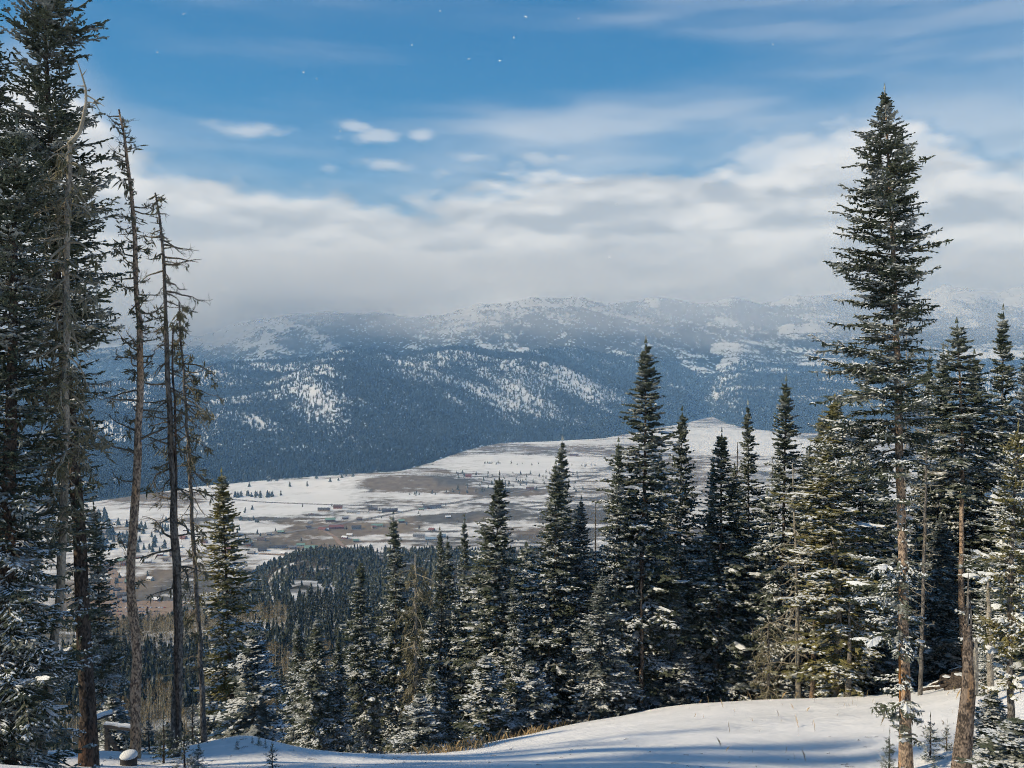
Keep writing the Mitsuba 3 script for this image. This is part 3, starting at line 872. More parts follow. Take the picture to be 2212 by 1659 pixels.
plain_dead(897, 1196, 41, 'grey lichen draped dying spruce, pale among the dark trees left of centre', .13, [(.12, .95, 120, .35, 1.25, None)], xb=892, seed=21, droop=.25, upturn=.1, tuft=.85, sub=4)
plain_dead(1286, 1080, 52, 'thin bare spike of a dead spruce right of the double topped pair', .09, [(.35, .97, 40, .15, .5, None)], seed=22, bark='bark_grey', wood='twig_wood')
plain_dead(1593, 955, 52, 'thin bare spike with stubby twigs right of the cone shaped spruce', .11, [(.3, .97, 46, .2, .8, None)], seed=23, bark='bark_grey', wood='twig_wood')
plain_dead(1668, 985, 54, 'very thin bare pole beside the tall narrow spruce', .07, [(.4, .95, 12, .1, .3, None)], seed=24, bark='bark_grey', wood='twig_wood')
plain_dead(1712, 1000, 42, 'bleached dead spruce with drooping whitish branches in front of dark trees', .11, [(.12, .75, 64, .5, 1.7, None), (.75, .98, 14, .15, .4, None)], xb=1730, seed=25, droop=.22, upturn=.12, sub=3)
plain_dead(1660, 1330, 43, 'short grey dead spruce with lichen to the left of the bleached one', .09, [(.1, .95, 60, .4, 1.2, None)], seed=26, droop=.28, upturn=.1, tuft=.6, bark='bark_grey')
plain_dead(2003, 880, 37, 'tall pale barkless snag between the giant and the big snowy spruce', .085, [(.5, .97, 30, .3, 1.0, None), (.2, .5, 12, .3, .8, None)], xb=1996, seed=27, taper=.6, bark='bark_grey')
plain_dead(1958, 720, 40, 'yellowish dead top just right of the giant trunk', .08, [(.6, .98, 30, .15, .55, None)], seed=28, tuft=.5)
plain_dead(570, 1500, 40, 'grey bare pole standing left of the thin ragged spruce', .05, [(.3, .95, 14, .2, .5, None)], seed=29, wood='twig_wood', bark='bark_grey')
# bare trunks showing at the foot of the row
for x, yt, D, label in ((1758, 1240, 43, 'brown bare trunk, left one of the trunks below the olive spruce'), (1834, 1300, 40, 'slender grey pole below the olive spruce at the snow edge'), (1905, 1290, 48, 'grey trunk in the shade behind the giant trunk'),
                        (704, 1500, 40, 'rusty brown slim trunk between the low spruces at the left end of the row'), (1385, 1250, 44.6, 'brown trunk rising from the grass under the tallest middle spruce'), (1338, 1330, 45, 'dark thin trunk just left of the brown trunk')):
    plain_dead(x, yt, D, label, .14, [(.3, .95, 8, .3, .8, None)], seed=int(x), bark='bark_brown' if 'brown' in label else 'bark_grey', wood='twig_wood')
print('row triangles', PLACED[0])

# ------------------------------------------------------------------ the near trees at both sides
def zrow(y, D):
    return Q(0, y, D)[2]


def near_tree(key_name, label, D, trunk, env, r0, seed, leaf='needles_dark', bark='bark_brown', group=None, scale=1.0, **kw):
    """trunk: (x, y) of the 2212 wide copy from the foot up; env: (y, reach left, reach right) in the same units, from low to high."""
    u = K / F * D
    tp = [Q(x, y, D) for x, y in trunk]
    tp[0][2] = min(float(slope_z(tp[0][0], D)) - .2, tp[1][2] - .3)
    ev = [(zrow(y, D), a * u * scale, b * u * scale) for y, a, b in env]
    parts = spruce(seed, tp, ev, r0, **kw)
    key = tag(key_for(key_name), label, 'tree', group)
    put_tree(key, parts, bark, leaf)
    NEARTRI[0] += sum(len(m.faces) for m in parts.values() if m is not None)
    return key


NEARTRI = [0]
fine = dict(step=.30, per=(5, 7), twig=.14, tr=.036, tsp=.12, trunk_sides=12)
R1 = near_tree('giant_spruce', 'tallest spruce of the picture, bare orange brown lower trunk, at the right', 24,
               [(1957, 1700), (1950, 1250), (1941, 850), (1927, 480), (1911, 200)],
               [(1600, 0, 0), (1588, 20, 55), (1560, 40, 62), (1540, 75, 45), (1500, 95, 12), (1440, 60, 0), (1425, 0, 0), (1382, 0, 0), (1376, 105, 70), (1335, 120, 55), (1325, 0, 0), (1275, 0, 0), (1262, 128, 30), (1235, 120, 35), (1225, 0, 10), (1180, 10, 12), (1085, 20, 30), (1066, 90, 60), (1000, 150, 70), (920, 170, 80),
                (862, 215, 80), (830, 240, 72), (800, 165, 58), (760, 130, 48), (720, 150, 62), (690, 165, 72), (650, 128, 72), (600, 140, 55), (570, 155, 70), (540, 105, 92), (500, 105, 60), (440, 130, 55), (390, 110, 72), (350, 90, 52), (300, 50, 46), (270, 34, 34), (235, 20, 20), (200, 5, 5)],
               .150, 101, snow=(.04, .60), hang=.55, el=(22, -14), sag=.18, bark='bark_orange', scale=1.05, gap=.75, **{**fine, 'step': .38, 'per': (7, 9), 'twig': .15, 'tr': .038})
near_tree('towering_spruce', 'dark spruce rising beyond the top left of the picture beside the dead trees', 19.5,
          [(192, 1700), (178, 1300), (166, 1050), (122, 600), (106, 250), (92, -60)],
          [(1500, 0, 0), (1480, 20, 10), (1290, 60, 30), (1200, 100, 50), (1110, 110, 62), (1020, 100, 55), (940, 105, 70), (860, 100, 80), (780, 105, 115), (700, 100, 140), (660, 95, 110), (580, 100, 125), (500, 95, 165), (450, 90, 120), (400, 90, 112), (330, 100, 130), (260, 105, 108), (210, 90, 60), (150, 90, 80), (100, 85, 112), (50, 72, 95), (0, 50, 50), (-40, 20, 20), (-60, 4, 4)],
          .165, 102, snow=(.02, .22), hang=.40, el=(38, -10), sag=.25, bark='bark_dark', scale=1.10, **{**fine, 'per': (6, 8)})
near_tree('towering_spruce', 'thick spruce hugging the left edge, snow on its lower boughs', 16.2,
          [(8, 1720), (18, 1200), (28, 700), (36, 280)],
          [(1690, 190, 200), (1600, 215, 225), (1500, 210, 215), (1400, 200, 190), (1300, 180, 165), (1180, 170, 110), (1000, 150, 88), (850, 140, 84), (700, 125, 80), (560, 110, 76), (450, 95, 74), (380, 75, 66), (330, 50, 50), (280, 6, 6)],
          .17, 103, snow=(.05, .62), hang=.25, el=(30, -26), sag=.4, bark='bark_dark', heap=.12, heap_w=.05, cap=.7, gap=.5, **{**fine, 'step': .20, 'per': (7, 9), 'twig': .15, 'tr': .036, 'tsp': .135})
near_tree('towering_spruce', 'spruce mostly outside the left edge, boughs reaching in under the sky', 21,
          [(-62, 1700), (-60, 900), (-55, 30)],
          [(1300, 80, 90), (1000, 100, 115), (700, 100, 110), (450, 95, 100), (300, 80, 92), (210, 70, 88), (140, 55, 84), (90, 40, 62), (50, 15, 30), (30, 4, 4)],
          .17, 104, snow=(.02, .3), hang=.3, el=(30, -22), sag=.3, bark='bark_dark', gap=.5, **{**fine, 'step': .24, 'per': (6, 9), 'tsp': .15, 'twig': .20, 'tr': .042})
near_tree('towering_spruce', 'sunlit snow laden spruce cut by the lower right edge', 23,
          [(2184, 1640), (2180, 1300), (2196, 1000), (2200, 930)],
          [(1500, 0, 0), (1492, 70, 60), (1450, 62, 60), (1435, 0, 20), (1400, 20, 30), (1385, 85, 70), (1330, 95, 90), (1300, 30, 60), (1260, 40, 70), (1240, 95, 90), (1215, 80, 90), (1180, 30, 70), (1120, 55, 80), (1050, 45, 70), (990, 25, 45), (930, 4, 4)],
          .085, 105, snow=(.6, .85), hang=.3, el=(25, -12), sag=.3, leaf='needles_olive', bark='bark_grey', heap=.7, heap_w=.09, **{**fine, 'step': .22})

# the wood goes on to the left of the picture; its shade falls across the foreground
for i, (px, D, h) in enumerate(((-330, 15.5, 15.), (-260, 21.5, 17.), (-420, 25., 18.), (-560, 18.5, 18.))):
    x0 = (px - 512) / F * D
    zb = float(slope_z(x0, D)) - .3
    key = tag(key_for('shading_spruce'), 'spruce beyond the left edge, seen by its shade on the snow', 'tree', 'spruces beyond the left edge')
    put_tree(key, KINDS[('full', 'spire', 'full2')[i % 3]][0], 'bark_dark', 'needles_dark', to_world=T().translate([x0, D, zb]).rotate([0, 0, 1], 67 * i).scale([2.1, 2.1, h / 10]))

# young trees near the dead ones
row_tree('ragged2', 488, 1025, 31, 84, 'small sunlit olive spruce with an open top, alone before the white fields', xb=503, leaf='needles_olive', bark='bark_dark')
row_tree('small', 545, 1368, 28, 66, 'young snow frosted spruce at the right foot of the small olive spruce', leaf='needles_blue')
row_tree('full', 222, 1090, 29, 48, 'dark spruce peeking out right of the leftmost big trunk', bark='bark_dark')
row_tree('small', 455, 1470, 33, 40, 'bushy spruce in the shade below the small olive spruce')


def near_dead(key_name, label, D, trunk, r0, rows, seed, bark, wood, cat='dead tree', **kw):
    tp = [Q(x, y, D) for x, y in trunk]
    tp[0][2] = min(float(slope_z(tp[0][0], D)) - .2, tp[1][2] - .3)
    g = np.random.default_rng(seed)
    for q in tp[1:]:
        q[1] += g.normal(0, .06)
    parts = dead_tree(seed, tp, r0, [(zrow(a, D), zrow(b, D), c, l0, l1, az) for a, b, c, l0, l1, az in rows], **kw)
    key = tag(key_for(key_name), label, cat)
    put_tree(key, parts, bark, wood=wood)
    return key


pi = math.pi
near_dead('dead_spruce', 'left one of the two tall bare dead trees, reddish brown trunk', 22,
          [(291, 1690), (293, 1420), (284, 1290), (286, 1230), (297, 1020), (301, 820), (291, 520), (280, 380), (262, 243), (256, 236)], .135,
          [(425, 250, 32, .10, .42, None), (610, 425, 30, .25, .80, None), (760, 610, 24, .2, .8, None), (830, 740, 15, .35, .85, None), (1000, 830, 8, .7, 1.35, [pi, pi - .4, .3]), (1300, 1010, 7, .15, .75, [pi, 0.2])], 201, 'bark_orange', 'twig_wood', tuft=.16, sub=4.5, droop=.06, upturn=.3, thick=1.25)
near_dead('dead_spruce', 'right one of the two tall bare dead trees, kinked grey trunk', 23,
          [(376, 1690), (384, 1430), (381, 1200), (376, 1040), (369, 955), (366, 850), (350, 560), (341, 440), (334, 416)], .135,
          [(520, 425, 16, .12, .40, None), (650, 505, 16, .5, 1.15, [0, -.4, .4, pi]), (760, 650, 12, .25, .6, None), (1000, 770, 22, .5, 1.2, [pi, pi + .5, 0, -.4]), (1280, 1000, 14, .7, 1.5, [pi, pi - .3, .1, -.6])], 202, 'bark_grey', 'twig_wood', tuft=.10, sub=4.5, droop=.16, upturn=.12, thick=1.3)
near_dead('dead_spruce', 'thin dead spruce with yellowish lichen twigs behind the right bare tree', 26,
          [(442, 1600), (427, 1300), (406, 950), (391, 760), (384, 650)], .085,
          [(800, 655, 26, .12, .45, None), (960, 780, 30, .4, 1.25, [0, -.5, .5, pi]), (1250, 960, 26, .4, 1.2, None), (1450, 1250, 8, .4, 1.0, None)], 203, 'bark_grey', 'twig_wood', tuft=.45, sub=3.5, droop=.2, upturn=.1)
near_dead('dead_spruce', 'short dark broken stem forking beside the right bare tree', 22.9,
          [(374, 985), (377, 900), (372, 800), (370, 708)], .05, [(960, 730, 5, .1, .35, None)], 204, 'bark_dark', 'twig_wood')
# its foot is the fork of the kinked trunk
SN = near_dead('broken_snag', 'pale lichen hung snag with drooping bare boughs before the leftmost big spruces', 17.0,
               [(86, 1720), (108, 1450), (123, 1300), (133, 1050), (141, 700), (149, 308)], .09,
               [(500, 312, 24, .25, .75, [pi, pi + .6, -pi / 2, .3]), (760, 500, 30, .4, 1.15, [pi, pi + .5, -pi / 2, .2]), (1000, 760, 36, .4, 1.1, [pi, -pi / 2, pi + .7, 0.2]), (1150, 1000, 14, .3, .9, [pi, -pi / 2, 0])], 205, 'bark_pale', 'twig_pale', tuft=.40, sub=5, droop=.30, upturn=.0, r1=.05, thick=1.3, cat='snag')
g = np.random.default_rng(206)
m = MB()
top = [Q(x, y, 17.0) for x, y in ((149, 312), (160, 300), (172, 285), (180, 255), (186, 222), (185, 190), (178, 165), (166, 130))]
m.tube(top, np.linspace(.05, .008, 8), 6)
for a, b in (((186, 205), (226, 238)), ((184, 185), (168, 190)), ((186, 222), (205, 215)), ((176, 165), (188, 150)), ((205, 222), (212, 240)), ((186, 235), (176, 245)), ((149, 312), (118, 335)), ((160, 302), (150, 288))):
    p0, p1 = Q(*a, 17.0), Q(*b, 17.0)
    m.tube(crooked(g, p0, p1 - p0, np.linalg.norm(p1 - p0), 5, .12), np.linspace(.016, .005, 6), 4)
scene[SN + '__crooked_top'] = mikit.ply(m.mesh(), 'twig_pale')

# the broken trunk at the lower right
D = 21.2
key = tag('broken_tree', 'thick broken off tree trunk with a splintered top at the lower right', 'snag')
u = K / F * D
cols = [(2073, 1700, 23), (2080, 1620, 19), (2086, 1560, 16.5), (2093, 1480, 14.5), (2092, 1420, 11.5), (2090, 1375, 9.0), (2089, 1356, 8.5)]
pts = [Q(x, y, D) for x, y, r in cols]
pts[0][2] = float(slope_z(pts[0][0], D)) - .3
hh = np.linspace(0, 1, 24)
tt = np.linspace(0, 1, len(cols))
pp = np.stack([np.interp(hh, tt, [p[i] for p in pts]) for i in range(3)], -1)
v, f = tube_arrays(pp, np.interp(hh, tt, [c[2] * u for c in cols]), 22)
v += (meshkit.fbm(v * [5, 5, 2.2], 3, 4)[:, None] - .5) * .075 * np.array([1, 1, 0])
ring = np.arange(len(v)) // 22
top_ = ring == 23
v[top_, 2] += .34 * (meshkit.noise(v[top_] * 22, 9) - .35)
scene[key + '__trunk'] = mikit.ply(trimesh.Trimesh(v, f, process=False), 'bark_brown', smooth=50)
m = MB()
for x0, y0, x1, y1, r in ((2088, 1365, 2092, 1236, .045), (2097, 1372, 2096, 1290, .030), (2084, 1372, 2085, 1310, .022)):
    m.tube([Q(x0, y0, D), Q((x0 + x1) / 2 + 1, (y0 + y1) / 2, D), Q(x1, y1, D)], [r, r * .7, .006], 6)
for i in range(5):
    a = Q(2094, 1372, D)
    m.tube(crooked(g, a, [g.normal(.6, .5), g.normal(0, .4), g.normal(.1, .4)], .35 + .4 * g.random(), 6, .5), np.linspace(.012, .004, 7), 4)
scene[key + '__spike'] = mikit.ply(m.mesh(), 'bark_grey')
m = MB()
a, b, c = Q(2107, 1500, D - .12), Q(2108, 1430, D - .12), Q(2109, 1380, D - .1)
v, f = tube_arrays([a, b, c], [.085, .075, .03], 8)
v[:, 1] = (v[:, 1] - D) * .5 + D - .04
m.add(v, f)
scene[key + '__splinter'] = mikit.ply(m.mesh(), 'bark_pale')
labels[key + '__splinter'] = {'label': 'pale orange splinter of bare wood'}
# orange scar on the giant's trunk
m = MB()
q = [Q(x, y, 23.775) for x, y in ((1944.5, 1530), (1944, 1480), (1943.5, 1430), (1943, 1395))]
v, f = tube_arrays(q, [.015, .03, .03, .012], 7)
m.add(v, f)
scene['rust_wood'] = diffuse(lambda p, n, uv: mix((.30, .125, .04), (.42, .22, .09), noise(p.x * 12, p.y * 12, p.z * 4)))
scene[R1 + '__scar'] = mikit.ply(m.mesh(), 'rust_wood')
labels[R1 + '__scar'] = {'label': 'orange scar where bark has peeled'}
near_dead('leaning_snag', 'slim pale trunk leaning on the snow right of the broken trunk', 31, [(2143, 1470), (2137, 1410), (2133, 1360), (2131, 1250)], .12, [(1400, 1260, 7, .2, .6, None)], 208, 'bark_pale', 'twig_pale', taper=.4)
row_tree('slim', 2131, 1205, 33, 36, 'slim spruce behind the leaning trunk at the right')

# ------------------------------------------------------------------ saplings
sap_env = [(.08, .34, .34), (.3, .30, .30), (.55, .20, .20), (.8, .10, .10), (.96, .03, .03), (1, .02, .02)]
sap = []
for s_ in (1, 2, 3):
    pr = spruce(300 + s_, [(0, 0, -.12), (.01, .01, .5), (0, 0, 1)], sap_env, .018, step=.11, per=(4, 6), twig=.085, tr=.016, tsp=.05, snow=(.12, .30), el=(35, 8), sag=.05, top_r=.004, trunk_sides=6)
    sap.append({k: mikit.ply(mm, None, smooth=False) for k, mm in pr.items() if mm is not None})


def sapling(i, x, yt, D, label, leaf='needles_dark', wide=1.0):
    t = Q(x, yt, D)
    zb = float(slope_z(t[0], D))
    h = max(t[2] - zb, .22)
    key = tag(key_for('spruce_sapling'), label, 'sapling')
    put_tree(key, sap[i % 3], 'bark_dark', leaf, to_world=T().translate([t[0], D, zb]).rotate([0, 0, 1], 71 * i + x).scale([h * wide, h * wide, h]))


for i, (x, y, D, lab, leaf, wd) in enumerate((
        (588, 1606, 18.2, 'dark spruce sapling alone in the snow at the bottom, left of centre', 'needles_dark', 1.0),
        (559, 1588, 23.5, 'pale frosted sapling on the snow mound below the young frosted spruce', 'needles_olive', 1.1),
        (545, 1592, 23.8, 'tiny dark sapling left of the pale frosted one on the mound', 'needles_dark', .8),
        (573, 1596, 23.2, 'tiny dark sapling right of the pale frosted one on the mound', 'needles_dark', .8),
        (512, 1600, 23.0, 'small twiggy sapling at the left end of the snow mound', 'needles_dark', 1.3),
        (352, 1540, 20.8, 'bushy dark sapling hiding the foot of the kinked dead tree', 'needles_dark', .95),
        (398, 1575, 19.6, 'low wide sapling right of the kinked dead tree', 'needles_dark', 1.25),
        (428, 1610, 18.6, 'broken little sapling leaning at the bottom right of the dead trees', 'needles_dark', 1.3),
        (322, 1555, 24.0, 'frosted sapling between the two tall dead trees', 'needles_blue', 1.2),
        (272, 1600, 21.2, 'small frosted sapling left of the reddish dead trunk', 'needles_blue', 1.0),
        (415, 1520, 26.0, 'frosted sapling behind the low wide one', 'needles_blue', 1.0),
        (1922, 1592, 22.5, 'frosted sapling at the left foot of the giant spruce', 'needles_dark', 1.1),
        (2010, 1557, 25.0, 'largest sapling on the snow between the giant and the broken trunk', 'needles_dark', 1.25),
        (2046, 1566, 25.6, 'slim sapling touching the left side of the broken trunk', 'needles_dark', 1.0),
        (2078, 1560, 27.0, 'sapling half hidden behind the broken trunk', 'needles_dark', 1.1),
        (2018, 1632, 21.8, 'smallest sapling at the bottom between giant and broken trunk', 'needles_dark', .9),
        (1823, 1498, 40.0, 'tiny olive sapling at the foot of the slender grey pole', 'needles_olive', 1.4),
        (2062, 1496, 36.0, 'tiny yellowish sapling on the snow before the stump', 'needles_olive', 1.0))):
    sapling(i, x, y, D, lab, leaf, wd)
row_tree('small', 2143, 1492, 24.2, 44, 'dark young spruce just right of the broken trunk')
row_tree('small', 2196, 1556, 18.5, 85, 'low snow heaped spruce in the bottom right corner', leaf='needles_dark')
row_tree('small', 245, 1500, 27, 40, 'frosted young spruce behind the rail fence', leaf='needles_blue')

# ------------------------------------------------------------------ small things at the lower left and on the slope
scene['old_wood'] = diffuse(lambda p, n, uv: mix((.075, .066, .058), (.155, .14, .125), noise(p.x * 7, p.y * 7, p.z * 30)))
scene['dark_metal'] = rough((.035, .033, .035), .55)
D = 25.5
fk = tag('rail_fence', 'short weathered wooden rail fence with a diagonal brace, snow on its rail', 'fence')


def beam(a, b, w, h):
    a, b = np.array(a, float), np.array(b, float)
    d = b - a
    L = np.linalg.norm(d)
    x = d / L
    y = np.cross([0, 0, 1.], x) if abs(x[2]) < .95 else np.array([0, 1., 0])
    y /= np.linalg.norm(y)
    z = np.cross(x, y)
    m = trimesh.creation.box((L, w, h))
    m.apply_transform(np.vstack([np.column_stack([x, y, z, (a + b) / 2]), [0, 0, 0, 1]]))
    return m


def fpt(x, y):
    return Q(x, y, D)


pA, pB = fpt(231, 1572), fpt(287, 1580)
for q, nm in ((pA, 'post'), (pB, 'post_001')):
    base = [q[0], D, float(slope_z(q[0], D)) - .3]
    scene[f'{fk}__{nm}'] = mikit.ply(beam(base, [q[0], D, q[2] + .02], .11, .11), 'old_wood')
zg = float(slope_z(pA[0] + .4, D)) - .1
scene[f'{fk}__brace'] = mikit.ply(beam([pA[0] + .06, D - .085, pA[2] - .12], [pA[0] + .40, D - .085, zg], .05, .11), 'old_wood')
rail = beam([pA[0] - .07, D, pA[2] + .07], [pB[0] + .1, D, pB[2] + .07], .16, .09)
scene[f'{fk}__rail'] = mikit.ply(rail, 'old_wood')
cap = beam([pA[0] - .05, D, pA[2] + .14], [pB[0] + .08, D, pB[2] + .14], .145, .055)
cap = cap.subdivide().subdivide().subdivide()
cap.vertices += (meshkit.noise(cap.vertices * 7, 3)[:, None] - .5) * .03
scene[f'{fk}__snow_cap'] = mikit.ply(cap, 'snow_bough', smooth=40)
bk = tag('leaning_board', 'snow covered board jutting out beside the leftmost trunk above the fence', 'board')
scene[bk + '__plank'] = mikit.ply(beam(Q(196, 1556, 24.6), Q(243, 1541, 24.9), .2, .05), 'old_wood')
sc_ = beam(Q(198, 1551, 24.6), Q(242, 1536.5, 24.9), .19, .055).subdivide().subdivide().subdivide()
sc_.vertices += (meshkit.noise(sc_.vertices * 6, 4)[:, None] - .5) * .05
scene[bk + '__snow_cap'] = mikit.ply(sc_, 'snow_bough', smooth=40)

D = 20.2
c = Q(278, 1650, D)
zb = float(slope_z(c[0], D)) + .07
dk = tag('stump_drum', 'low dark round drum with a smooth cap of snow near the dead trunks', 'drum')
prof = np.array([(0.001, -.3), (.185, -.3), (.185, .10), (.178, .125), (.16, .13), (0.001, .13)])
scene[dk + '__drum'] = mikit.ply(trimesh.creation.revolve(prof, sections=28, transform=trimesh.transformations.translation_matrix([c[0], D, zb])), 'dark_metal', smooth=35)
prof = np.array([(0.001, .10), (.185, .132), (.198, .155), (.185, .195), (.15, .24), (.09, .265), (0.001, .275)])
cp = trimesh.creation.revolve(prof, sections=28, transform=trimesh.transformations.translation_matrix([c[0], D, zb]))
cp.vertices[:, 0] += .02 * np.maximum(cp.vertices[:, 2] - zb - .15, 0) / .1
scene[dk + '__snow_cap'] = mikit.ply(cp, 'snow_bough', smooth=40)

# stump, logs
def stump(x, y, D, r, h, label, seed):
    g = np.random.default_rng(seed)
    p = Q(x, y, D)
    zb = float(slope_z(p[0], D))
    m = MB()
    hh = np.linspace(-.2, h, 9)
    v, f = tube_arrays([(p[0], D, zb + a) for a in hh], r * (.75 + .8 * np.exp(-np.maximum(hh, 0) / .22)), 14)
    v[:, :2] += (meshkit.noise(v * 4, seed)[:, None] - .5) * .25
    m.add(v, f)
    for k in range(6):
        a = g.random() * 6.28
        m.tube([(p[0] + r * .5 * math.cos(a), D + r * .5 * math.sin(a), zb + .22), (p[0] + 1.5 * r * math.cos(a), D + 1.5 * r * math.sin(a), zb + .10), (p[0] + 2.6 * r * math.cos(a), D + 2.6 * r * math.sin(a), zb - .08)], [.10, .07, .03], 6)
    key = tag(key_for('tree_stump'), label, 'stump')
    scene[key + '__wood'] = mikit.ply(m.mesh(), 'bark_dark', smooth=50)
    s = trimesh.creation.icosphere(2)
    s.apply_scale([r * .55, r * .5, .05])
    s.vertices += (meshkit.noise(s.vertices * 9, seed)[:, None] - .5) * .09
    s.apply_translation([p[0] - .05, D - .04, zb + h - .01])
    scene[key + '__snow_cap'] = mikit.ply(s, 'snow_bough', smooth=True)


stump(2074, 1480, 37, .42, .55, 'weathered stump with spread roots on the snow left of the broken trunk', 1)
stump(2046, 1468, 40, .35, .5, 'dark root plate behind the weathered stump', 2)
stump(2118, 1478, 37.5, .2, .3, 'small dark stump tip poking out of the snow by the broken trunk', 3)
for i, (x0, y0, x1, y1, D, r, lab) in enumerate(((1992, 1492, 2068, 1462, 40.5, .13, 'snow topped fallen log behind the stump'), (1985, 1505, 2030, 1497, 39.5, .10, 'short fallen log at the foot of the pale snag'), (2050, 1452, 2096, 1440, 42, .10, 'fallen log in the shade behind the broken trunk'))):
    a, b = Q(x0, y0, D), Q(x1, y1, D - .6)
    for q in (a, b):
        q[2] = max(q[2], float(slope_z(q[0], q[1])) + r * .6)
    key = tag(key_for('fallen_log'), lab, 'log')
    scene[key + '__wood'] = mikit.ply(MB().tube([a, (a + b) / 2 + [0, 0, .03], b], [r, r * .9, r * .7], 9).mesh(), 'bark_dark', smooth=50)
    scene[key + '__snow_cap'] = mikit.ply(MB().tube([a + [0, 0, r * .75], (a + b) / 2 + [0, 0, r * .75], b + [0, 0, r * .6]], [r * .5, r * .62, r * .45], 7).mesh(), 'snow_bough', smooth=50)

# dry grass along the edge of the snow
g = np.random.default_rng(55)
edge = np.array([P(px, row, DD) for px, row, DD in ((428, 757, 31.2), (470, 749, 34.3), (532, 734, 39.2), (590, 725, 43), (648, 717, 46), (700, 713, 46), (787, 708, 46), (860, 702, 45), (926, 694, 43), (965, 690, 40))])
seg = np.linspace(0, len(edge) - 1, 2000)
ex, ey = np.interp(seg, range(len(edge)), edge[:, 0]), np.interp(seg, range(len(edge)), edge[:, 1])


def blades(x, y, h, w, g):
    n = len(x)
    z = slope_z(x, y) - .03
    a = g.random(n) * 6.28
    lean = g.normal(0, .30, (n, 2)) * h[:, None]
    b0 = np.stack([x - np.cos(a) * w, y - np.sin(a) * w, z], -1)
    b1 = np.stack([x + np.cos(a) * w, y + np.sin(a) * w, z], -1)
    mid_ = np.stack([x + lean[:, 0] * .35, y + lean[:, 1] * .35, z + h * .6], -1)
    tip = np.stack([x + lean[:, 0], y + lean[:, 1], z + h * .95], -1)
    v = np.stack([b0, b1, mid_, tip], 1).reshape(-1, 3)
    i = 4 * np.arange(n)
    f = np.vstack([np.stack([i, i + 1, i + 2], -1), np.stack([i + 1, i + 3, i + 2], -1)])
    return v, f


n = 9000
k = g.integers(0, 2000, n)
dens = meshkit.noise(np.stack([ex[k] * .45, ey[k] * .45, np.zeros(n)], -1), 6)
k = k[g.random(n) < .55 * ss(.35, .70, dens) + .05]
n = len(k)
gx, gy = ex[k] + g.normal(0, .7, n), ey[k] + np.abs(g.normal(0, .9, n)) - .55
mb = MB().add(*blades(gx, gy, .10 + .38 * g.random(n) ** 2, .008 + .007 * g.random(n), g))
scene['straw'] = diffuse(lambda p, n, uv: mix((.30, .20, .10), (.48, .37, .21), noise(p.x * 4, p.y * 4, p.z * 9)))
scene['dry_grass'] = mikit.ply(mb.mesh(), 'straw')
tag('dry_grass', 'dry straw coloured grass along the edge of the snow under the trees', 'grass', kind='stuff')
n = 90
gx, gy = g.uniform(6, 19, n), g.uniform(25, 44, n)
mb = MB().add(*blades(gx, gy, .15 + .45 * g.random(n) ** 2, np.full(n, .006), g))
scene['grass_stalks'] = mikit.ply(mb.mesh(), 'straw')
tag('grass_stalks', 'single dry stalks poking through the open snow', 'grass', kind='stuff')
# dark earth and fallen needles where the snow ends under the trees
def litter_z(x, y):
    return slope_z(x, y) + .02 + .10 * (N2(x, y, .8, 71, 3) - .42)


strip = []
nn = 260
sg = np.linspace(0, len(edge) - 1, nn)
cx, cy = np.interp(sg, range(len(edge)), edge[:, 0]), np.interp(sg, range(len(edge)), edge[:, 1])
rows_ = np.linspace(-.15, 22, 40)
X = cx[None, :] * (1 + 0 * rows_[:, None]) + .25 * rows_[:, None]
Y = cy[None, :] + rows_[:, None] + .55 * (meshkit.noise(np.stack([cx * .9, cy * .9, 0 * cx], -1), 8)[None, :])
Z = litter_z(X, Y) - .16 * ss(.5, -.2, rows_)[:, None]
i = (np.arange(39)[:, None] * nn + np.arange(nn - 1)[None, :]).ravel()
qd = np.stack([i, i + 1, i + nn + 1, i + nn], -1)
scene['forest_soil'] = diffuse(lambda p, n, uv: mix((.055, .043, .034), (.60, .62, .65), smoothstep(.56, .68, fbm(p.x * .8, p.y * .8, 0., 4))))
scene['forest_floor'] = mikit.ply(trimesh.Trimesh(np.stack([X.ravel(), Y.ravel(), Z.ravel()], -1), np.vstack([qd[:, [0, 1, 2]], qd[:, [0, 2, 3]]]), process=False), 'forest_soil', smooth=True)
tag('forest_floor', 'dark needle strewn ground with snow patches under the row of spruces', 'ground', kind='structure')
# twigs blown onto the snow
g = np.random.default_rng(66)
mb = MB()
for i in range(230):
    D = g.uniform(17.5, 30)
    px = g.choice([g.uniform(20, 260), g.uniform(850, 1024), g.uniform(260, 850)], p=[.35, .35, .3])
    x = (px - 512) / F * D
    a, L = g.random() * 6.28, .06 + .22 * g.random() ** 2
    z = float(slope_z(x, D)) + .012
    mb.tube([(x, D, z), (x + .5 * L * math.cos(a), D + .5 * L * math.sin(a), float(slope_z(x + .5 * L * math.cos(a), D + .5 * L * math.sin(a))) + .025), (x + L * math.cos(a + .4), D + L * math.sin(a + .4), float(slope_z(x + L * math.cos(a + .4), D + L * math.sin(a + .4))) + .012)], [.008, .006, .003], 4)
scene['fallen_twigs'] = mikit.ply(mb.mesh(), 'bark_dark')
tag('fallen_twigs', 'dark twigs and needles blown onto the near snow', 'twigs', kind='stuff')
print('near triangles', NEARTRI[0])

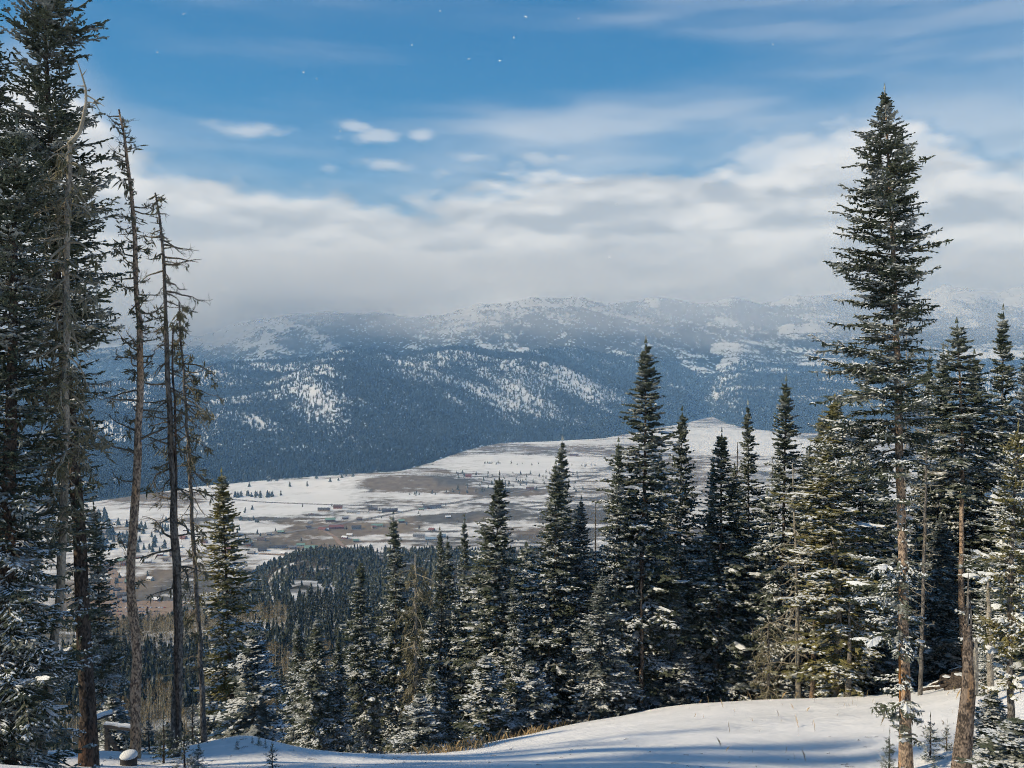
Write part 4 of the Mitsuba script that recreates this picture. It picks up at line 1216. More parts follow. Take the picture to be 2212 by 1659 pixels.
# a few snowflakes drifting down
fl = MB()
for k in range(3):
    a = k * math.pi / 3
    fl.box((.0085, .0022, .0016), (0, 0, 0), rz=a)
fl.box((.0035, .0035, .0035), (0, 0, 0), rz=.5)
flake = mikit.ply(fl.mesh(), 'snow_ground')
scene['flake_ice'] = diffuse((.86, .88, .9))
for i, (x, y, D) in enumerate(((951, 24, 4.2), (1136, 36, 2.6), (1250, 40, 5.0), (1110, 81, 4.6), (890, 97, 5.2), (1013, 127, 3.4), (1080, 131, 4.0), (656, 156, 4.2), (684, 170, 5.4), (340, 113, 4.4), (1285, 289, 4.8), (735, 283, 5.2), (1670, 96, 5.0), (1885, 320, 4.2), (1332, 441, 4.4), (397, 30, 3.2), (1316, 556, 4.6))):
    key = tag(key_for('snowflake'), 'tiny white snowflake drifting in the air before the sky', 'snowflake', 'snowflakes in the air')
    q = Q(x, y, D)
    scene[key] = {**flake, 'bsdf': {'type': 'ref', 'id': 'flake_ice'}, 'to_world': T().translate(q.tolist()).rotate([1, .4, .2], 37 * i)}

# ------------------------------------------------------------------ woods on the hillside, the valley and the mountain
scene['far_needles'] = diffuse(lambda p, n, uv: mix((.022, .034, .029), (.090, .100, .078), noise(p.x * .21, p.y * .21, p.z * .21) * .6 + .4 * noise(p.x * 1.7, p.y * 1.7, p.z * 1.7)) * (1 - .5 * smoothstep(.66, .85, noise(p.x * .9, p.y * .9, p.z * .7))) + C(.24, .26, .27) * smoothstep(.66, .85, noise(p.x * .9, p.y * .9, p.z * .7)))
scene['mountain_needles'] = diffuse(lambda p, n, uv: mix((.016, .026, .027), (.042, .054, .050), noise(p.x * .013, p.y * .013, p.z * .013)))
scene['aspen_bark'] = diffuse(lambda p, n, uv: mix((.20, .18, .14), (.62, .58, .47), smoothstep(.22, .45, noise(p.x * 2, p.y * 2, p.z * 2.5))))
scene['aspen_twigs'] = diffuse(lambda p, n, uv: mix((.22, .17, .10), (.44, .36, .22), noise(p.x * .6, p.y * .6, p.z * .6)))
g = np.random.default_rng(91)


def layered(seed, tiers=6, sides=8, H=1.0, R=.2, base=.06):
    """A small far conifer: ragged skirts of branches one above the other."""
    g = np.random.default_rng(seed)
    V, Fc, n = [], [], 0
    for t in range(tiers):
        a = base + (1 - base) * t / tiers
        b = min(1.0, a + (1 - base) / tiers * 1.9)
        r = R * (1 - t / tiers) ** .8 + .012
        an = np.arange(sides) / sides * 6.283 + g.random() * 6.28
        rr = r * np.where(np.arange(sides) % 2 == 0, 1.0, .55) * (.7 + .6 * g.random(sides))
        V.append(np.vstack([np.stack([rr * np.cos(an), rr * np.sin(an), a + g.normal(0, .012, sides)], -1), [[0, 0, b]]]))
        Fc += [(n + k, n + (k + 1) % sides, n + sides) for k in range(sides)]
        n += sides + 1
    v = np.vstack(V)
    return v * [H, H, H], np.array(Fc)


def copies(v, f, pos, h, w, rot):
    """Many copies as one mesh."""
    c, s = np.cos(rot), np.sin(rot)
    x = (v[None, :, 0] * c[:, None] - v[None, :, 1] * s[:, None]) * (h * w)[:, None] + pos[:, None, 0]
    y = (v[None, :, 0] * s[:, None] + v[None, :, 1] * c[:, None]) * (h * w)[:, None] + pos[:, None, 1]
    z = v[None, :, 2] * h[:, None] + pos[:, None, 2]
    n = len(v)
    return np.stack([x, y, z], -1).reshape(-1, 3), (f[None] + n * np.arange(len(pos))[:, None, None]).reshape(-1, 3)


# -- near part of the hillside: every conifer and aspen its own
HILL = []
for s_ in range(5):
    tr = [(0, 0, 0), (0, 0, 5), (0, 0, 10)]
    pr = spruce(400 + s_, tr, [(10 * a, b * 1.5, c * 1.5) for a, b, c in (FULL, SPIRE, SLIM, HIGH, RAGGED)[s_]], .10, step=.80, per=(4, 5), twig=.75, tr=.17, tsp=1.1, snow=(.02, .10), trunk_sides=5, wood_step=0, light=True, fan=.35)
    HILL.append({k: mikit.ply(m, None) for k, m in pr.items() if m is not None and k in ('trunk', 'needles', 'snow')})
    print('hill tree', sum(len(m.faces) for m in pr.values() if m is not None))
ASPEN = []
for s_ in range(4):
    ga = np.random.default_rng(450 + s_)
    tk = MB().tube([(0, 0, -.5), (ga.normal(0, .15), ga.normal(0, .15), 5), (ga.normal(0, .25), ga.normal(0, .25), 10)], [.14, .10, .03], 5)
    n = 330
    h = 4.2 + 6.2 * ga.random(n) ** .8
    rad = 1.9 * np.sqrt(ga.random(n)) * np.clip((10.9 - h) / 4.0, .2, 1)
    a = ga.random(n) * 6.28
    c0 = np.stack([rad * np.cos(a), rad * np.sin(a), h], -1)
    d = np.stack([np.cos(a) * .35 + ga.normal(0, .25, n), np.sin(a) * .35 + ga.normal(0, .25, n), np.full(n, .9)], -1) * (.5 + .6 * ga.random(n))[:, None]
    wv = np.cross(d, ga.normal(0, 1, (n, 3)))
    wv *= (.030 + .03 * ga.random(n))[:, None] / (np.linalg.norm(wv, axis=1, keepdims=True) + 1e-9)
    v = np.stack([c0 - wv, c0 + wv, c0 + d], 1).reshape(-1, 3)
    cr = MB().add(v, np.arange(3 * n).reshape(-1, 3))
    for k in range(7):
        h0 = 4 + 5 * ga.random()
        aa = ga.random() * 6.28
        tk.tube([(0, 0, h0), (.5 * math.cos(aa), .5 * math.sin(aa), h0 + .8), (1.1 * math.cos(aa), 1.1 * math.sin(aa), h0 + 1.9)], [.05, .04, .015], 3)
    ASPEN.append({'trunk': mikit.ply(tk.mesh(), 'aspen_bark'), 'crown': mikit.ply(cr.mesh(), 'aspen_twigs')})


def scatter(n, pxr, Dr, accept, seed, gap):
    g = np.random.default_rng(seed)
    out, grid = [], {}
    for _ in range(n * 60):
        if len(out) >= n:
            break
        px = g.uniform(*pxr)
        DD = math.sqrt(g.uniform(Dr[0] ** 2, Dr[1] ** 2))
        x = (px - 512) / F * DD
        if not accept(px, DD, g):
            continue
        c = (int(x // gap), int(DD // gap))
        if any((x - a) ** 2 + (DD - b) ** 2 < gap * gap for i in (-1, 0, 1) for j in (-1, 0, 1) for a, b in grid.get((c[0] + i, c[1] + j), ())):
            continue
        grid.setdefault(c, []).append((x, DD))
        out.append((x, DD))
    return np.array(out)


def aspen_zone(px, DD):
    w = meshkit.noise(np.array([[px * .02, DD * .010, 3.]]), 2)[0]
    return (232 < DD + 26 * (w - .5) < 300 and px < 270) or (420 + 40 * (w - .5) < DD < 520 + 60 * (w - .5) and px < 285) or (300 < DD < 370 and 262 < px < 330)


asp = scatter(150, (85, 330), (225, 540), lambda px, DD, g: aspen_zone(px, DD), 3, 5.2)
con = scatter(290, (85, 430), (175, 545), lambda px, DD, g: g.random() < (.10 if aspen_zone(px, DD) else 1.0), 4, 6.0)
za, zc = slope_z(asp[:, 0], asp[:, 1]), slope_z(con[:, 0], con[:, 1])
for i, (x, y) in enumerate(asp):
    band = 'upper' if y > 400 else 'lower' if y < 300 else 'right hand'
    key = tag(key_for('aspen_tree'), f'bare tan aspen with pale trunk in the {band} grove on the wooded slope', 'tree', f'bare aspens of the {band} grove')
    h = .85 + .35 * g.random()
    for k, d in ASPEN[i % 4].items():
        scene[f'{key}__{k}'] = {**d, 'to_world': T().translate([x, y, float(za[i])]).rotate([0, 0, 1], 360 * g.random()).scale([h, h, h])}
for i, (x, y) in enumerate(con):
    band = 'lowest' if y < 240 else 'middle' if y < 400 else 'upper'
    key = tag(key_for('hillside_spruce'), f'dark spruce on the {band} part of the wooded slope behind the dead trees', 'tree', f'spruces on the {band} part of the wooded slope')
    h = (.75 + .6 * g.random()) * 1.25
    mm = T().translate([x, y, float(zc[i]) - .4]).rotate([0, 0, 1], 360 * g.random()).scale([h * .8, h * .8, h])
    for k, d in HILL[i % 5].items():
        scene[f'{key}__{k}'] = {**d, 'to_world': mm, 'bsdf': {'type': 'ref', 'id': {'trunk': 'bark_dark', 'needles': 'far_needles', 'snow': 'snow_bough'}[k]}}

# between them the trees too many to count
def understory(n, pxr, Dr, ok, seed, gap_h):
    g = np.random.default_rng(seed)
    px = g.uniform(*pxr, n)
    DD = np.sqrt(g.uniform(Dr[0] ** 2, Dr[1] ** 2, n))
    keep = np.array([ok(a, b) for a, b in zip(px, DD)])
    px, DD = px[keep], DD[keep]
    x = (px - 512) / F * DD
    return np.stack([x, DD, slope_z(x, DD)], -1), g


pos, g = understory(3600, (40, 760), (150, 560), lambda a, b: not aspen_zone(a, b), 14, 1)
mb = MB()
for s_ in range(4):
    sel = np.arange(len(pos)) % 4 == s_
    v, f = layered(520 + s_, 7, 8, 1, .17)
    mb.add(*copies(v, f, pos[sel] - [0, 0, .4], 6 + 7 * g.random(sel.sum()), .85 + .4 * g.random(sel.sum()), g.random(sel.sum()) * 6.28))
scene['slope_forest'] = mikit.ply(mb.mesh(), 'far_needles')
tag('slope_forest', 'closed dark conifer wood filling the slope below the dead trees', 'forest', kind='stuff')
pos, g = understory(2600, (40, 335), (225, 560), aspen_zone, 15, 1)
mb, mb2 = MB(), MB()
for q in pos[:420]:
    hh_ = 7 + 4 * g.random()
    mb.add(*tube_arrays([q, q + [g.normal(0, .3), 0, hh_]], [.13, .05], 3, cap=False))
    nn_ = 46
    h_ = hh_ * (.42 + .62 * g.random(nn_))
    r_ = 1.8 * np.sqrt(g.random(nn_)) * np.clip((hh_ * 1.1 - h_) / 4, .25, 1)
    a_ = g.random(nn_) * 6.28
    c0 = q + np.stack([r_ * np.cos(a_), r_ * np.sin(a_), h_], -1)
    d_ = np.stack([np.cos(a_) * .4, np.sin(a_) * .4, np.full(nn_, 1.0)], -1) * (.8 + .7 * g.random(nn_))[:, None]
    w_ = np.cross(d_, g.normal(0, 1, (nn_, 3)))
    w_ *= .085 / np.linalg.norm(w_, axis=1, keepdims=True)
    mb2.add(np.stack([c0 - w_, c0 + w_, c0 + d_], 1).reshape(-1, 3), np.arange(3 * nn_).reshape(-1, 3))
scene['aspen_grove__trunks'] = mikit.ply(mb.mesh(), 'aspen_bark')
scene['aspen_grove__crowns'] = mikit.ply(mb2.mesh(), 'aspen_twigs')
tag('aspen_grove', 'bare tan aspen thicket on the slope below the dead trees', 'grove', kind='stuff')

# -- the wood on the lower hill, too many to count
def hill_ok(x, y):
    d = meshkit.fbm(np.stack([x * .012, y * .009, 0 * x], -1), 3, 12)
    return d


n = 26000
px = g.uniform(60, 760, n)
DD = np.sqrt(g.uniform(525.**2, 1420.**2, n))
x = (px - 512) / F * DD
keep = g.random(n) < ss(.56, .38, hill_ok(x, DD)) * .62 + .16
keep &= ~((px < 250) & (DD > 690))
x, DD, px = x[keep], DD[keep], px[keep]
z = slope_z(x, DD)
keep = z > VZ + 3
x, DD, z = x[keep], DD[keep], z[keep]
mb = MB()
for s_ in range(4):
    sel = np.arange(len(x)) % 4 == s_
    m_ = sel.sum()
    v, f = layered(500 + s_, 4, 6, 1, .24)
    mb.add(*copies(v, f, np.stack([x[sel], DD[sel], z[sel] - .3], -1), 4 + 9 * g.random(m_) ** 1.6, .85 + .4 * g.random(m_), g.random(m_) * 6.28))
scene['hill_forest'] = mikit.ply(mb.mesh(), 'far_needles')
tag('hill_forest', 'dark conifer wood covering the low hill between the slope and the valley', 'forest', kind='stuff')
print('hill forest', len(x), mb.n)

# -- bare brown thickets between its trees
n = 5200
px = g.uniform(90, 640, n)
DD = np.sqrt(g.uniform(300.**2, 1250.**2, n))
x = (px - 512) / F * DD
keep = meshkit.fbm(np.stack([x * .008, DD * .005, 0 * x + 5], -1), 3, 17) > .56
keep &= ~((px < 250) & (DD > 640))
x, DD = x[keep], DD[keep]
zz = slope_z(x, DD)
mb = MB()
for q in np.stack([x, DD, zz], -1)[:1300]:
    nn_ = 22
    hh_ = 4 + 4 * g.random()
    r_, a_ = 2.4 * np.sqrt(g.random(nn_)), g.random(nn_) * 6.28
    c0 = q + np.stack([r_ * np.cos(a_), r_ * np.sin(a_), hh_ * (.15 + .6 * g.random(nn_))], -1)
    d_ = np.stack([np.cos(a_) * .5, np.sin(a_) * .5, np.full(nn_, 1.2)], -1) * (1 + .9 * g.random(nn_))[:, None]
    w_ = np.cross(d_, g.normal(0, 1, (nn_, 3)))
    w_ *= .13 / np.linalg.norm(w_, axis=1, keepdims=True)
    mb.add(np.stack([c0 - w_, c0 + w_, c0 + d_], 1).reshape(-1, 3), np.arange(3 * nn_).reshape(-1, 3))
scene['brush_twigs'] = diffuse(lambda p, n, uv: mix((.10, .085, .07), (.24, .19, .145), noise(p.x * .25, p.y * .25, p.z * .4)))
scene['bare_thicket'] = mikit.ply(mb.mesh(), 'brush_twigs')
tag('bare_thicket', 'bare grey brown thickets between the conifers of the low hill', 'thicket', kind='stuff')

# -- the wood on the mountain across the valley
n = 270000
a = g.uniform(-10, 1034, n)
DD = np.sqrt(g.uniform(2100.**2, 7200.**2, n))
x = (a - 512) / F * DD
b, cd = front_base(a), front_cd(a)
t = (DD - b) / (cd - b)
p3 = np.stack([x * .0016 + .0006 * DD, DD * .0011, 0 * x], -1)
zz = zg_(np.stack([DD, x], -1))
op = cg_(np.stack([DD, x], -1))
dens = .96 - .54 * op
dens = np.maximum(dens, ss(.20, .08, t) * .95)
keep = (t > .004) & (t < 1.02) & (g.random(n) < dens) & (np.hypot((a - 711) / 7, (DD - 6050) / 350) > 1)
keep &= g.random(n) < ss(7400, 4200, DD) * .75 + .25
x, DD, zz, t = x[keep], DD[keep], zz[keep], t[keep]
v = np.array([(1, 0, 0), (-.4, .85, 0), (-.5, -.8, 0), (0, 0, 1.)]) * [.25, .25, 1]
f = np.array([(0, 1, 3), (1, 2, 3), (2, 0, 3)])
n = len(x)
mb = MB().add(*copies(v, f, np.stack([x, DD, zz - .5], -1), (12 + 9 * g.random(n)) * (1 + .35 * ss(4500, 7000, DD)), .8 + .5 * g.random(n), g.random(n) * 6.28))
scene['mountain_forest'] = mikit.ply(mb.mesh(), 'mountain_needles')
tag('mountain_forest', 'dense blue green conifer forest on the mountain across the valley', 'forest', kind='stuff')
print('mountain forest', n)

# -- scattered pines in the valley
vp = [layered(600 + s_, 5, 7, 1, .26) for s_ in range(3)]
vps = [mikit.ply(trimesh.Trimesh(*q, process=False), 'far_needles') for q in vp]
VALLEY = []


def pines(n, xr, yr, where, seed, hr=(9, 15)):
    g = np.random.default_rng(seed)
    for i in range(n):
        q = valley_xy(g.uniform(*xr), g.uniform(*yr))
        h = g.uniform(*hr)
        key = tag(key_for('valley_pine'), f'small dark pine {where}', 'tree', f'pines {where}')
        w = .9 + .5 * g.random()
        scene[key] = {**vps[i % 3], 'to_world': T().translate([q[0], q[1], float(valley_z(*q)) - .4]).rotate([0, 0, 1], 360 * g.random()).scale([h * w, h * w, h])}
        VALLEY.append(key)


pines(24, (505, 616), (1070, 1075), 'in the long line across the white field', 1, (13, 19))
pines(26, (480, 770), (1024, 1056), 'scattered along the upper edge of the white field', 2, (10, 18))
pines(62, (190, 365), (1128, 1195), 'among the houses left behind the dead trees', 3, (12, 22))
pines(16, (186, 240), (1120, 1190), 'in the dense clump at the left end of the town', 4, (20, 34))
pines(74, (985, 1260), (1020, 1062), 'dotted on the snowy knoll in the valley', 5, (8, 14))
pines(30, (560, 1010), (1085, 1190), 'standing singly between the valley houses', 6, (5, 9))
pines(24, (440, 560), (1100, 1180), 'near the houses right of the small olive spruce', 7, (8, 14))
pines(8, (205, 330), (1235, 1290), 'beside the brown curving road', 8, (8, 13))

# ------------------------------------------------------------------ the valley town
for nm, c in {'wall_tan': (.30, .22, .15), 'wall_brown': (.13, .085, .06), 'wall_red': (.20, .085, .065), 'wall_grey': (.24, .25, .26), 'wall_cream': (.48, .44, .37),
              'roof_dark': (.07, .068, .07), 'roof_green': (.16, .26, .21), 'roof_red': (.21, .09, .075), 'roof_blue': (.20, .28, .36), 'roof_grey': (.22, .23, .245), 'roof_snow': (.72, .74, .77), 'roof_brown': (.12, .085, .068), 'pane_dark': (.03, .035, .04)}.items():
    scene[nm] = rough(c, .6)
HOUSES = []


def house(x, y, L, Wd, hgt, wall, roof, rot, label, group, eave=.7, floors=1):
    q = valley_xy(x, y)
    L, Wd, hgt = L * .74, Wd * .78, hgt * .85
    zb = float(valley_z(*q)) - .3
    key = tag(key_for('valley_house'), label, 'house', group)
    Tm = T().translate([q[0], q[1], zb]).rotate([0, 0, 1], rot)
    rh = Wd * .30
    w = trimesh.creation.extrude_polygon(__import__('shapely').geometry.Polygon([(-Wd / 2, 0), (Wd / 2, 0), (Wd / 2, hgt), (0, hgt + rh - .25), (-Wd / 2, hgt)]), L, engine='earcut')
    R = np.array([[0, 0, 1, -L / 2], [1, 0, 0, 0], [0, 1, 0, 0], [0, 0, 0, 1.]])
    w.apply_transform(R)
    scene[key + '__wall'] = mikit.ply(w, wall, to_world=Tm)
    e = Wd / 2 + eave
    s = rh / (Wd / 2)
    prof_ = [(-e, hgt - eave * s), (0, hgt + rh), (e, hgt - eave * s), (e, hgt - eave * s + .35), (0, hgt + rh + .35), (-e, hgt - eave * s + .35)]
    r = trimesh.creation.extrude_polygon(__import__('shapely').geometry.Polygon(prof_), L + 2 * eave, engine='earcut')
    R2 = R.copy()
    R2[0, 3] = -L / 2 - eave
    r.apply_transform(R2)
    scene[key + '__roof'] = mikit.ply(r, roof, to_world=Tm)
    m = MB()
    nw = max(2, int(L / 4))
    for i in range(nw):
        for sd in (-1, 1):
            m.box((1.6, .12, 1.5), (-L / 2 + (i + .5) * L / nw, sd * (Wd / 2 + .03), hgt * .55))
    scene[key + '__windows'] = mikit.ply(m.mesh(), 'pane_dark', to_world=Tm)
    labels[key + '__windows'] = {'kind': 'stuff'}


for i, (x, y, L, Wd, hg, wl, rf, rot, lab) in enumerate((
        (842, 1105, 52, 13, 7, 'wall_brown', 'roof_dark', 12, 'long dark row building, left one of two beside the straight road'),
        (933, 1098, 62, 13, 7, 'wall_grey', 'roof_dark', 12, 'long dark row building, right one of two beside the straight road'),
        (727, 1141, 44, 16, 6, 'wall_red', 'roof_red', 8, 'red roofed barn left of the straight valley road'),
        (697, 1145, 24, 14, 5, 'wall_tan', 'roof_red', -20, 'rust red house next to the red barn'),
        (770, 1142, 28, 15, 6, 'wall_grey', 'roof_dark', 10, 'grey roofed house right of the red barn'),
        (714, 1127, 30, 15, 8, 'wall_brown', 'roof_green', 5, 'dark green roofed house above the red barn'),
        (815, 1137, 34, 12, 5, 'wall_cream', 'roof_green', 6, 'pale green roofed shed right of the red barn'),
        (867, 1128, 18, 14, 6, 'wall_brown', 'roof_green', 10, 'small dark green house under the long row buildings'),
        (700, 1103, 40, 13, 6, 'wall_tan', 'roof_dark', 0, 'brown house at the left of the upper valley cluster'),
        (760, 1108, 34, 12, 5, 'wall_cream', 'roof_grey', 0, 'pale roofed house of the upper valley cluster'),
        (730, 1098, 30, 12, 8, 'wall_red', 'roof_brown', 0, 'reddish house at the top of the upper valley cluster'),
        (806, 1102, 30, 12, 6, 'wall_brown', 'roof_dark', 0, 'dark house at the right of the upper valley cluster'),
        (672, 1187, 34, 17, 6, 'wall_cream', 'roof_green', 3, 'light mint green roofed hall above the wooded hill'),
        (650, 1180, 22, 12, 5, 'wall_cream', 'roof_green', 3, 'small green roofed annex beside the mint green hall'),
        (600, 1183, 46, 10, 4, 'wall_grey', 'roof_dark', 4, 'long low dark shed left of the mint green hall'),
        (567, 1190, 22, 14, 5, 'wall_brown', 'roof_dark', 12, 'dark house on the brown field left of the mint green hall'),
        (543, 1196, 18, 12, 4, 'wall_brown', 'roof_grey', -10, 'small grey house on the brown field'),
        (565, 1168, 22, 13, 5, 'wall_tan', 'roof_brown', 0, 'tan house by the snow field right of the small olive spruce'),
        (930, 1166, 30, 12, 4, 'wall_cream', 'roof_blue', 5, 'blue roofed shed behind the tall dark narrow spruce'),
        (955, 1160, 20, 12, 5, 'wall_grey', 'roof_blue', 15, 'bright blue roofed house right of the blue shed'),
        (905, 1158, 34, 12, 4, 'wall_grey', 'roof_grey', 0, 'long grey shed left of the blue roofed sheds'),
        (1012, 1038, 26, 14, 8, 'wall_red', 'roof_red', 0, 'red roofed house among the pines on the snowy knoll'),
        (1145, 1058, 30, 12, 6, 'wall_red', 'roof_brown', 0, 'reddish house below the pines on the snowy knoll'),
        (1240, 984, 46, 12, 5, 'wall_red', 'roof_brown', 0, 'far reddish barn on the white plain'),
        (1203, 1012, 40, 14, 6, 'wall_grey', 'roof_dark', 0, 'far grey farmhouse alone on the white plain'),
        (277, 1300, 22, 14, 7, 'wall_grey', 'roof_grey', 20, 'grey roofed lodge behind the reddish dead trunk at the car park'),
        (264, 1291, 18, 13, 7, 'wall_brown', 'roof_dark', 0, 'dark roofed lodge at the car park'),
        (232, 1230, 24, 12, 6, 'wall_red', 'roof_brown', 10, 'rust coloured house at the bend of the brown road'),
        (262, 1215, 30, 12, 6, 'wall_tan', 'roof_green', 0, 'teal roofed house left of the reddish dead trunk'))):
    house(x, y, L, Wd, hg, wl, rf, rot, lab, None)
g = np.random.default_rng(77)
for i in range(58):
    zone = i % 4
    x, y = ((g.uniform(200, 420), g.uniform(1140, 1240)), (g.uniform(190, 360), g.uniform(1205, 1300)), (g.uniform(440, 640), g.uniform(1150, 1200)), (g.uniform(640, 1000), g.uniform(1095, 1170)))[zone]
    house(x, y, g.uniform(11, 20), g.uniform(8, 12), g.uniform(3.5, 6), ('wall_tan', 'wall_brown', 'wall_red', 'wall_grey', 'wall_cream')[i % 5], ('roof_dark', 'roof_snow', 'roof_brown', 'roof_grey', 'roof_red', 'roof_snow', 'roof_green')[i % 7], g.uniform(-30, 30),
          ('tiny house in the wooded part of the town behind the dead trees', 'tiny house near the brown curving road and car park', 'tiny house along the near edge of the valley', 'tiny house scattered in the middle of the valley')[zone],
          ('houses in the wooded part of the town', 'houses near the brown curving road', 'houses along the near valley edge', 'houses scattered in mid valley')[zone])


def ribbon(name, pts, width, mat, label, lift=.7):
    q = np.array([valley_xy(*p) for p in pts])
    s = np.linspace(0, len(q) - 1, 12 * len(q))
    c = np.stack([np.interp(s, range(len(q)), q[:, 0]), np.interp(s, range(len(q)), q[:, 1])], -1)
    for _ in range(6):
        c[1:-1] = (c[:-2] + 2 * c[1:-1] + c[2:]) / 4
    d = np.gradient(c, axis=0)
    d /= np.linalg.norm(d, axis=1, keepdims=True)
    nrm = np.stack([-d[:, 1], d[:, 0]], -1)
    a, b = c + nrm * width / 2, c - nrm * width / 2
    v = np.vstack([np.column_stack([a, valley_z(a[:, 0], a[:, 1]) + lift]), np.column_stack([b, valley_z(b[:, 0], b[:, 1]) + lift])])
    k = len(c)
    i = np.arange(k - 1)
    f = np.vstack([np.stack([i, i + 1, i + k], -1), np.stack([i + 1, i + k + 1, i + k], -1)])
    key = key_for(name)
    scene[key] = mikit.ply(trimesh.Trimesh(v, f, process=False), mat, smooth=True)
    tag(key, label, 'road', kind='structure')


scene['road_dirt'] = diffuse(lambda p, n, uv: mix((.24, .17, .12), (.36, .27, .20), fbm(p.x * .05, p.y * .05, 0., 3)))
scene['road_grey'] = diffuse(lambda p, n, uv: mix((.17, .16, .15), (.26, .245, .23), fbm(p.x * .03, p.y * .03, 0., 3)))
ribbon('valley_road', ((228, 1212), (236, 1228), (246, 1242), (262, 1255), (272, 1272), (268, 1290), (280, 1308), (330, 1316), (420, 1322)), 17, 'road_dirt', 'wide brown dirt road curving through the town at the left')
ribbon('valley_road', ((255, 1246), (243, 1258), (240, 1272), (256, 1290)), 10, 'road_dirt', 'second lane of the curving brown road')
ribbon('valley_road', ((400, 1215), (470, 1180), (560, 1160), (680, 1140), (800, 1119), (940, 1092), (1100, 1066), (1290, 1030)), 15, 'road_grey', 'long straight grey road crossing the valley')
ribbon('valley_road', ((470, 1075), (560, 1084), (700, 1090), (860, 1093), (1000, 1085)), 9, 'road_grey', 'narrow road along the white field', .8)
ribbon('valley_road', ((700, 1146), (722, 1158), (735, 1175), (760, 1190)), 10, 'road_dirt', 'orange dirt track branching off the straight road')
ribbon('valley_road', ((1078, 957), (1180, 968), (1300, 982), (1420, 996)), 22, 'road_grey', 'far road at the foot of the mountain')
ribbon('valley_road', ((560, 1196), (680, 1202), (800, 1206), (960, 1200)), 12, 'road_dirt', 'brown road along the near edge of the valley')
ribbon('valley_road', ((1100, 1100), (1180, 1090), (1260, 1078), (1340, 1066)), 14, 'road_grey', 'grey lane right of the straight road', .8)

for a_, b_, n_, sd_ in (((1040, 1000), (1290, 1008), 26, 11), ((880, 1072), (1120, 1060), 22, 12), ((470, 1118), (560, 1128), 14, 13)):
    gg = np.random.default_rng(sd_)
    for i in range(n_):
        f_ = gg.random()
        q = valley_xy(a_[0] + (b_[0] - a_[0]) * f_, a_[1] + (b_[1] - a_[1]) * f_ + gg.normal(0, 1.2))
        h = gg.uniform(6, 12)
        key = tag(key_for('valley_pine'), 'small dark pine in a straggling row along a field edge of the valley', 'tree', 'pines in rows along the field edges')
        scene[key] = {**vps[i % 3], 'to_world': T().translate([q[0], q[1], float(valley_z(*q)) - .4]).rotate([0, 0, 1], 360 * gg.random()).scale([h * 1.2, h * 1.2, h])}

# -- the car park
q0 = valley_xy(262, 1316)
scene['lot_gravel'] = scene['road_dirt']
scene['car_park'] = mikit.ply(grid_mesh(np.linspace(q0[0] - 75, q0[0] + 90, 30), np.linspace(q0[1] - 70, q0[1] + 45, 24), lambda x, y: valley_z(x, y) + .55), 'road_dirt', smooth=True)
tag('car_park', 'brown gravel car park at the left edge of the valley', 'car park', kind='structure')


def car_mesh(L=4.4, Wd=1.8):
    m = MB()
    for z0, z1, a0, a1, b0, b1, w0, w1 in ((.25, .8, -L / 2, L / 2, -L / 2 + .05, L / 2 - .08, Wd / 2, Wd / 2), (.8, 1.45, -L * .40, L * .22, -L * .30, L * .08, Wd / 2 - .06, Wd / 2 - .22)):
        v = [(a0, -w0, z0), (a1, -w0, z0), (a1, w0, z0), (a0, w0, z0), (b0, -w1, z1), (b1, -w1, z1), (b1, w1, z1), (b0, w1, z1)]
        m.add(v, [(0, 2, 1), (0, 3, 2), (4, 5, 6), (4, 6, 7), (0, 1, 5), (0, 5, 4), (1, 2, 6), (1, 6, 5), (2, 3, 7), (2, 7, 6), (3, 0, 4), (3, 4, 7)])
    for sx in (-1, 1):
        for sy in (-1, 1):
            c = trimesh.creation.cylinder(.34, .22, sections=10)
            c.apply_transform(trimesh.transformations.rotation_matrix(math.pi / 2, [1, 0, 0]))
            c.apply_translation([sx * L * .31, sy * (Wd / 2 - .06), .34])
            m.add(c.vertices, c.faces)
    return m.mesh()


cm = mikit.ply(car_mesh(), None)
for nm, c in {'car_white': (.75, .76, .78), 'car_black': (.03, .03, .035), 'car_blue': (.07, .13, .26), 'car_red': (.32, .05, .04), 'car_silver': (.42, .44, .46)}.items():
    scene[nm] = rough(c, .3, .6)
n = 0
for r_, yy in enumerate((-52, -30, -14, 6)):
    for k_ in range(26):
        if g.random() < .3:
            continue
        col = ('white', 'black', 'blue', 'red', 'silver', 'black', 'silver')[g.integers(0, 7)]
        x, y = q0[0] - 52 + k_ * 4.3 + r_ * 3, q0[1] + yy
        key = tag(key_for('parked_car'), f'{col} car parked in the rows of the car park in the valley at the left', 'car', f'{col} cars in the valley car park')
        scene[key] = {**cm, 'bsdf': {'type': 'ref', 'id': 'car_' + col}, 'to_world': T().translate([x, y, float(valley_z(x, y)) + .57]).rotate([0, 0, 1], 90 + g.normal(0, 4))}
        n += 1
print('cars', n, 'entries', len(scene))
for k in list(scene):
    part = k.split('__')[-1] if '__' in k else ''
    if part in ('snow', 'needles', 'branches', 'lichen', 'crown', 'spike'):
        labels.setdefault(k, {})['kind'] = 'stuff'

# ------------------------------------------------------------------ the air
scene['haze'] = {'type': 'cube', 'to_world': T().translate([1000, 6900, 350]).scale([11500, 7100, 800]), 'bsdf': {'type': 'null'},
                 'interior': {'type': 'ref', 'id': 'haze_air'}}
tag('haze', 'thin blue winter haze filling the valley air', 'haze', kind='stuff')

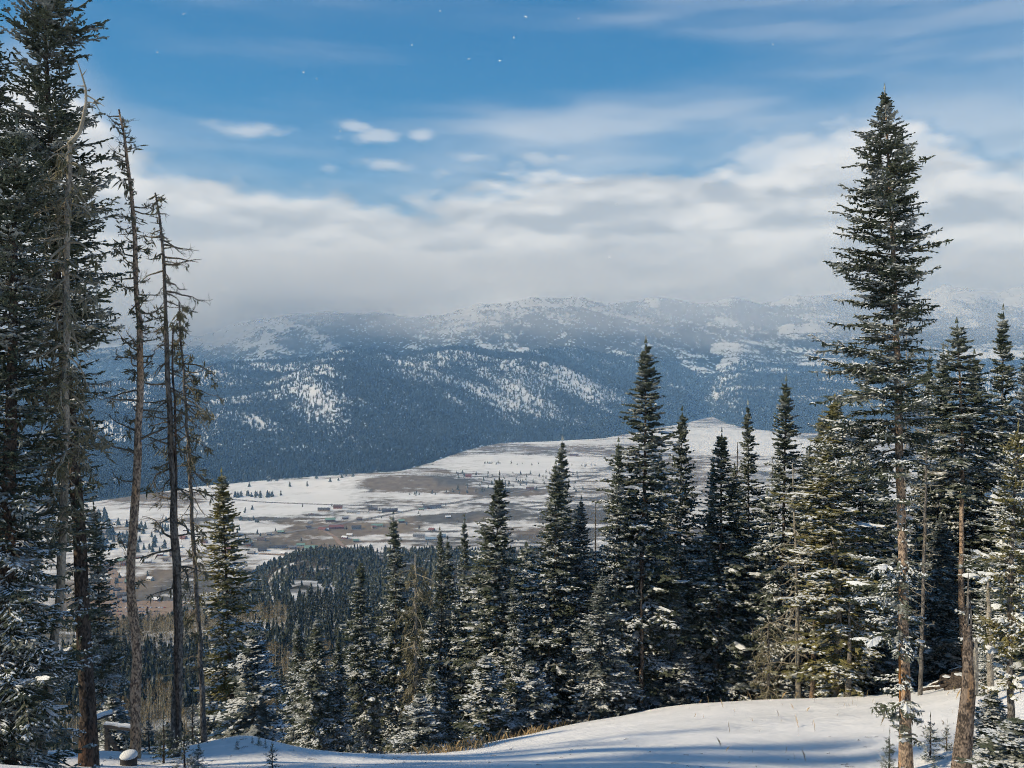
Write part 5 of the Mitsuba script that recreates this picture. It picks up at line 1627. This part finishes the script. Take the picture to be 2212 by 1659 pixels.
# a low cloud lying on the shoulder of the ridge at the left
nx, ny, nz = 200, 32, 48
bx0, bx1, by0, by1, bz0, bz1 = -7000., 7600., 6500., 9900., -60., 1080.
xs, ys, zs = (np.linspace(a, b, n) for a, b, n in ((bx0, bx1, nx), (by0, by1, ny), (bz0, bz1, nz)))
ZZ, YY, XX = np.meshgrid(zs, ys, xs, indexing='ij')
pf = np.stack([XX / 620, YY / 620, ZZ / 260], -1)
nf = meshkit.fbm(pf, 5, 301) - .5
under = np.interp(XX, [-7000, -3600, -2600, -1900, -1400, -600, 300], [40, 70, 150, 290, 360, 430, 560])
dn = ss(-60, 190, ZZ - under + 420 * nf) * ss(bz1, bz1 - 260, ZZ + 300 * nf) * ss(500, -1500, XX + 900 * nf) * (.55 + .45 * ss(-1300, -2300, XX + 500 * nf))
edge_fade = ss(by0, by0 + 900, YY) * ss(by1, by1 - 500, YY) * ss(bx0, bx0 + 600, XX) * ss(bz0, bz0 + 80, ZZ) * ss(bx1, bx1 - 500, XX) * ss(bz1, bz1 - 200, ZZ)
dn *= .35 + 1.3 * ss(-.15, .2, nf)
dn = np.maximum(dn, (.20 - .07 * ss(500, 3000, XX)) * ss(-120, 380, ZZ + 260 * nf) * (.4 + 1.5 * ss(-.2, .25, nf)))
dn *= edge_fade
dn[0], dn[-1], dn[:, 0], dn[:, -1], dn[:, :, 0], dn[:, :, -1] = 0, 0, 0, 0, 0, 0
place = T().translate([bx0, by0, bz0]).scale([bx1 - bx0, by1 - by0, bz1 - bz0])
scene['ridge_vapour'] = {'type': 'heterogeneous', 'albedo': {'type': 'rgb', 'value': [.985, .988, .99]}, 'scale': 2.6e-3,
                         'sigma_t': {'type': 'gridvolume', 'grid': mi.VolumeGrid(np.ascontiguousarray(dn[..., None].astype(np.float32))), 'to_world': place}}
scene['low_cloud'] = {'type': 'cube', 'to_world': T().translate([(bx0 + bx1) / 2, (by0 + by1) / 2, (bz0 + bz1) / 2]).scale([(bx1 - bx0) / 2, (by1 - by0) / 2, (bz1 - bz0) / 2]), 'bsdf': {'type': 'null'},
                      'interior': {'type': 'ref', 'id': 'ridge_vapour'}, 'exterior': {'type': 'ref', 'id': 'haze_air'}}
tag('low_cloud', 'low white cloud lying over the ridge at the left', 'cloud', kind='stuff')
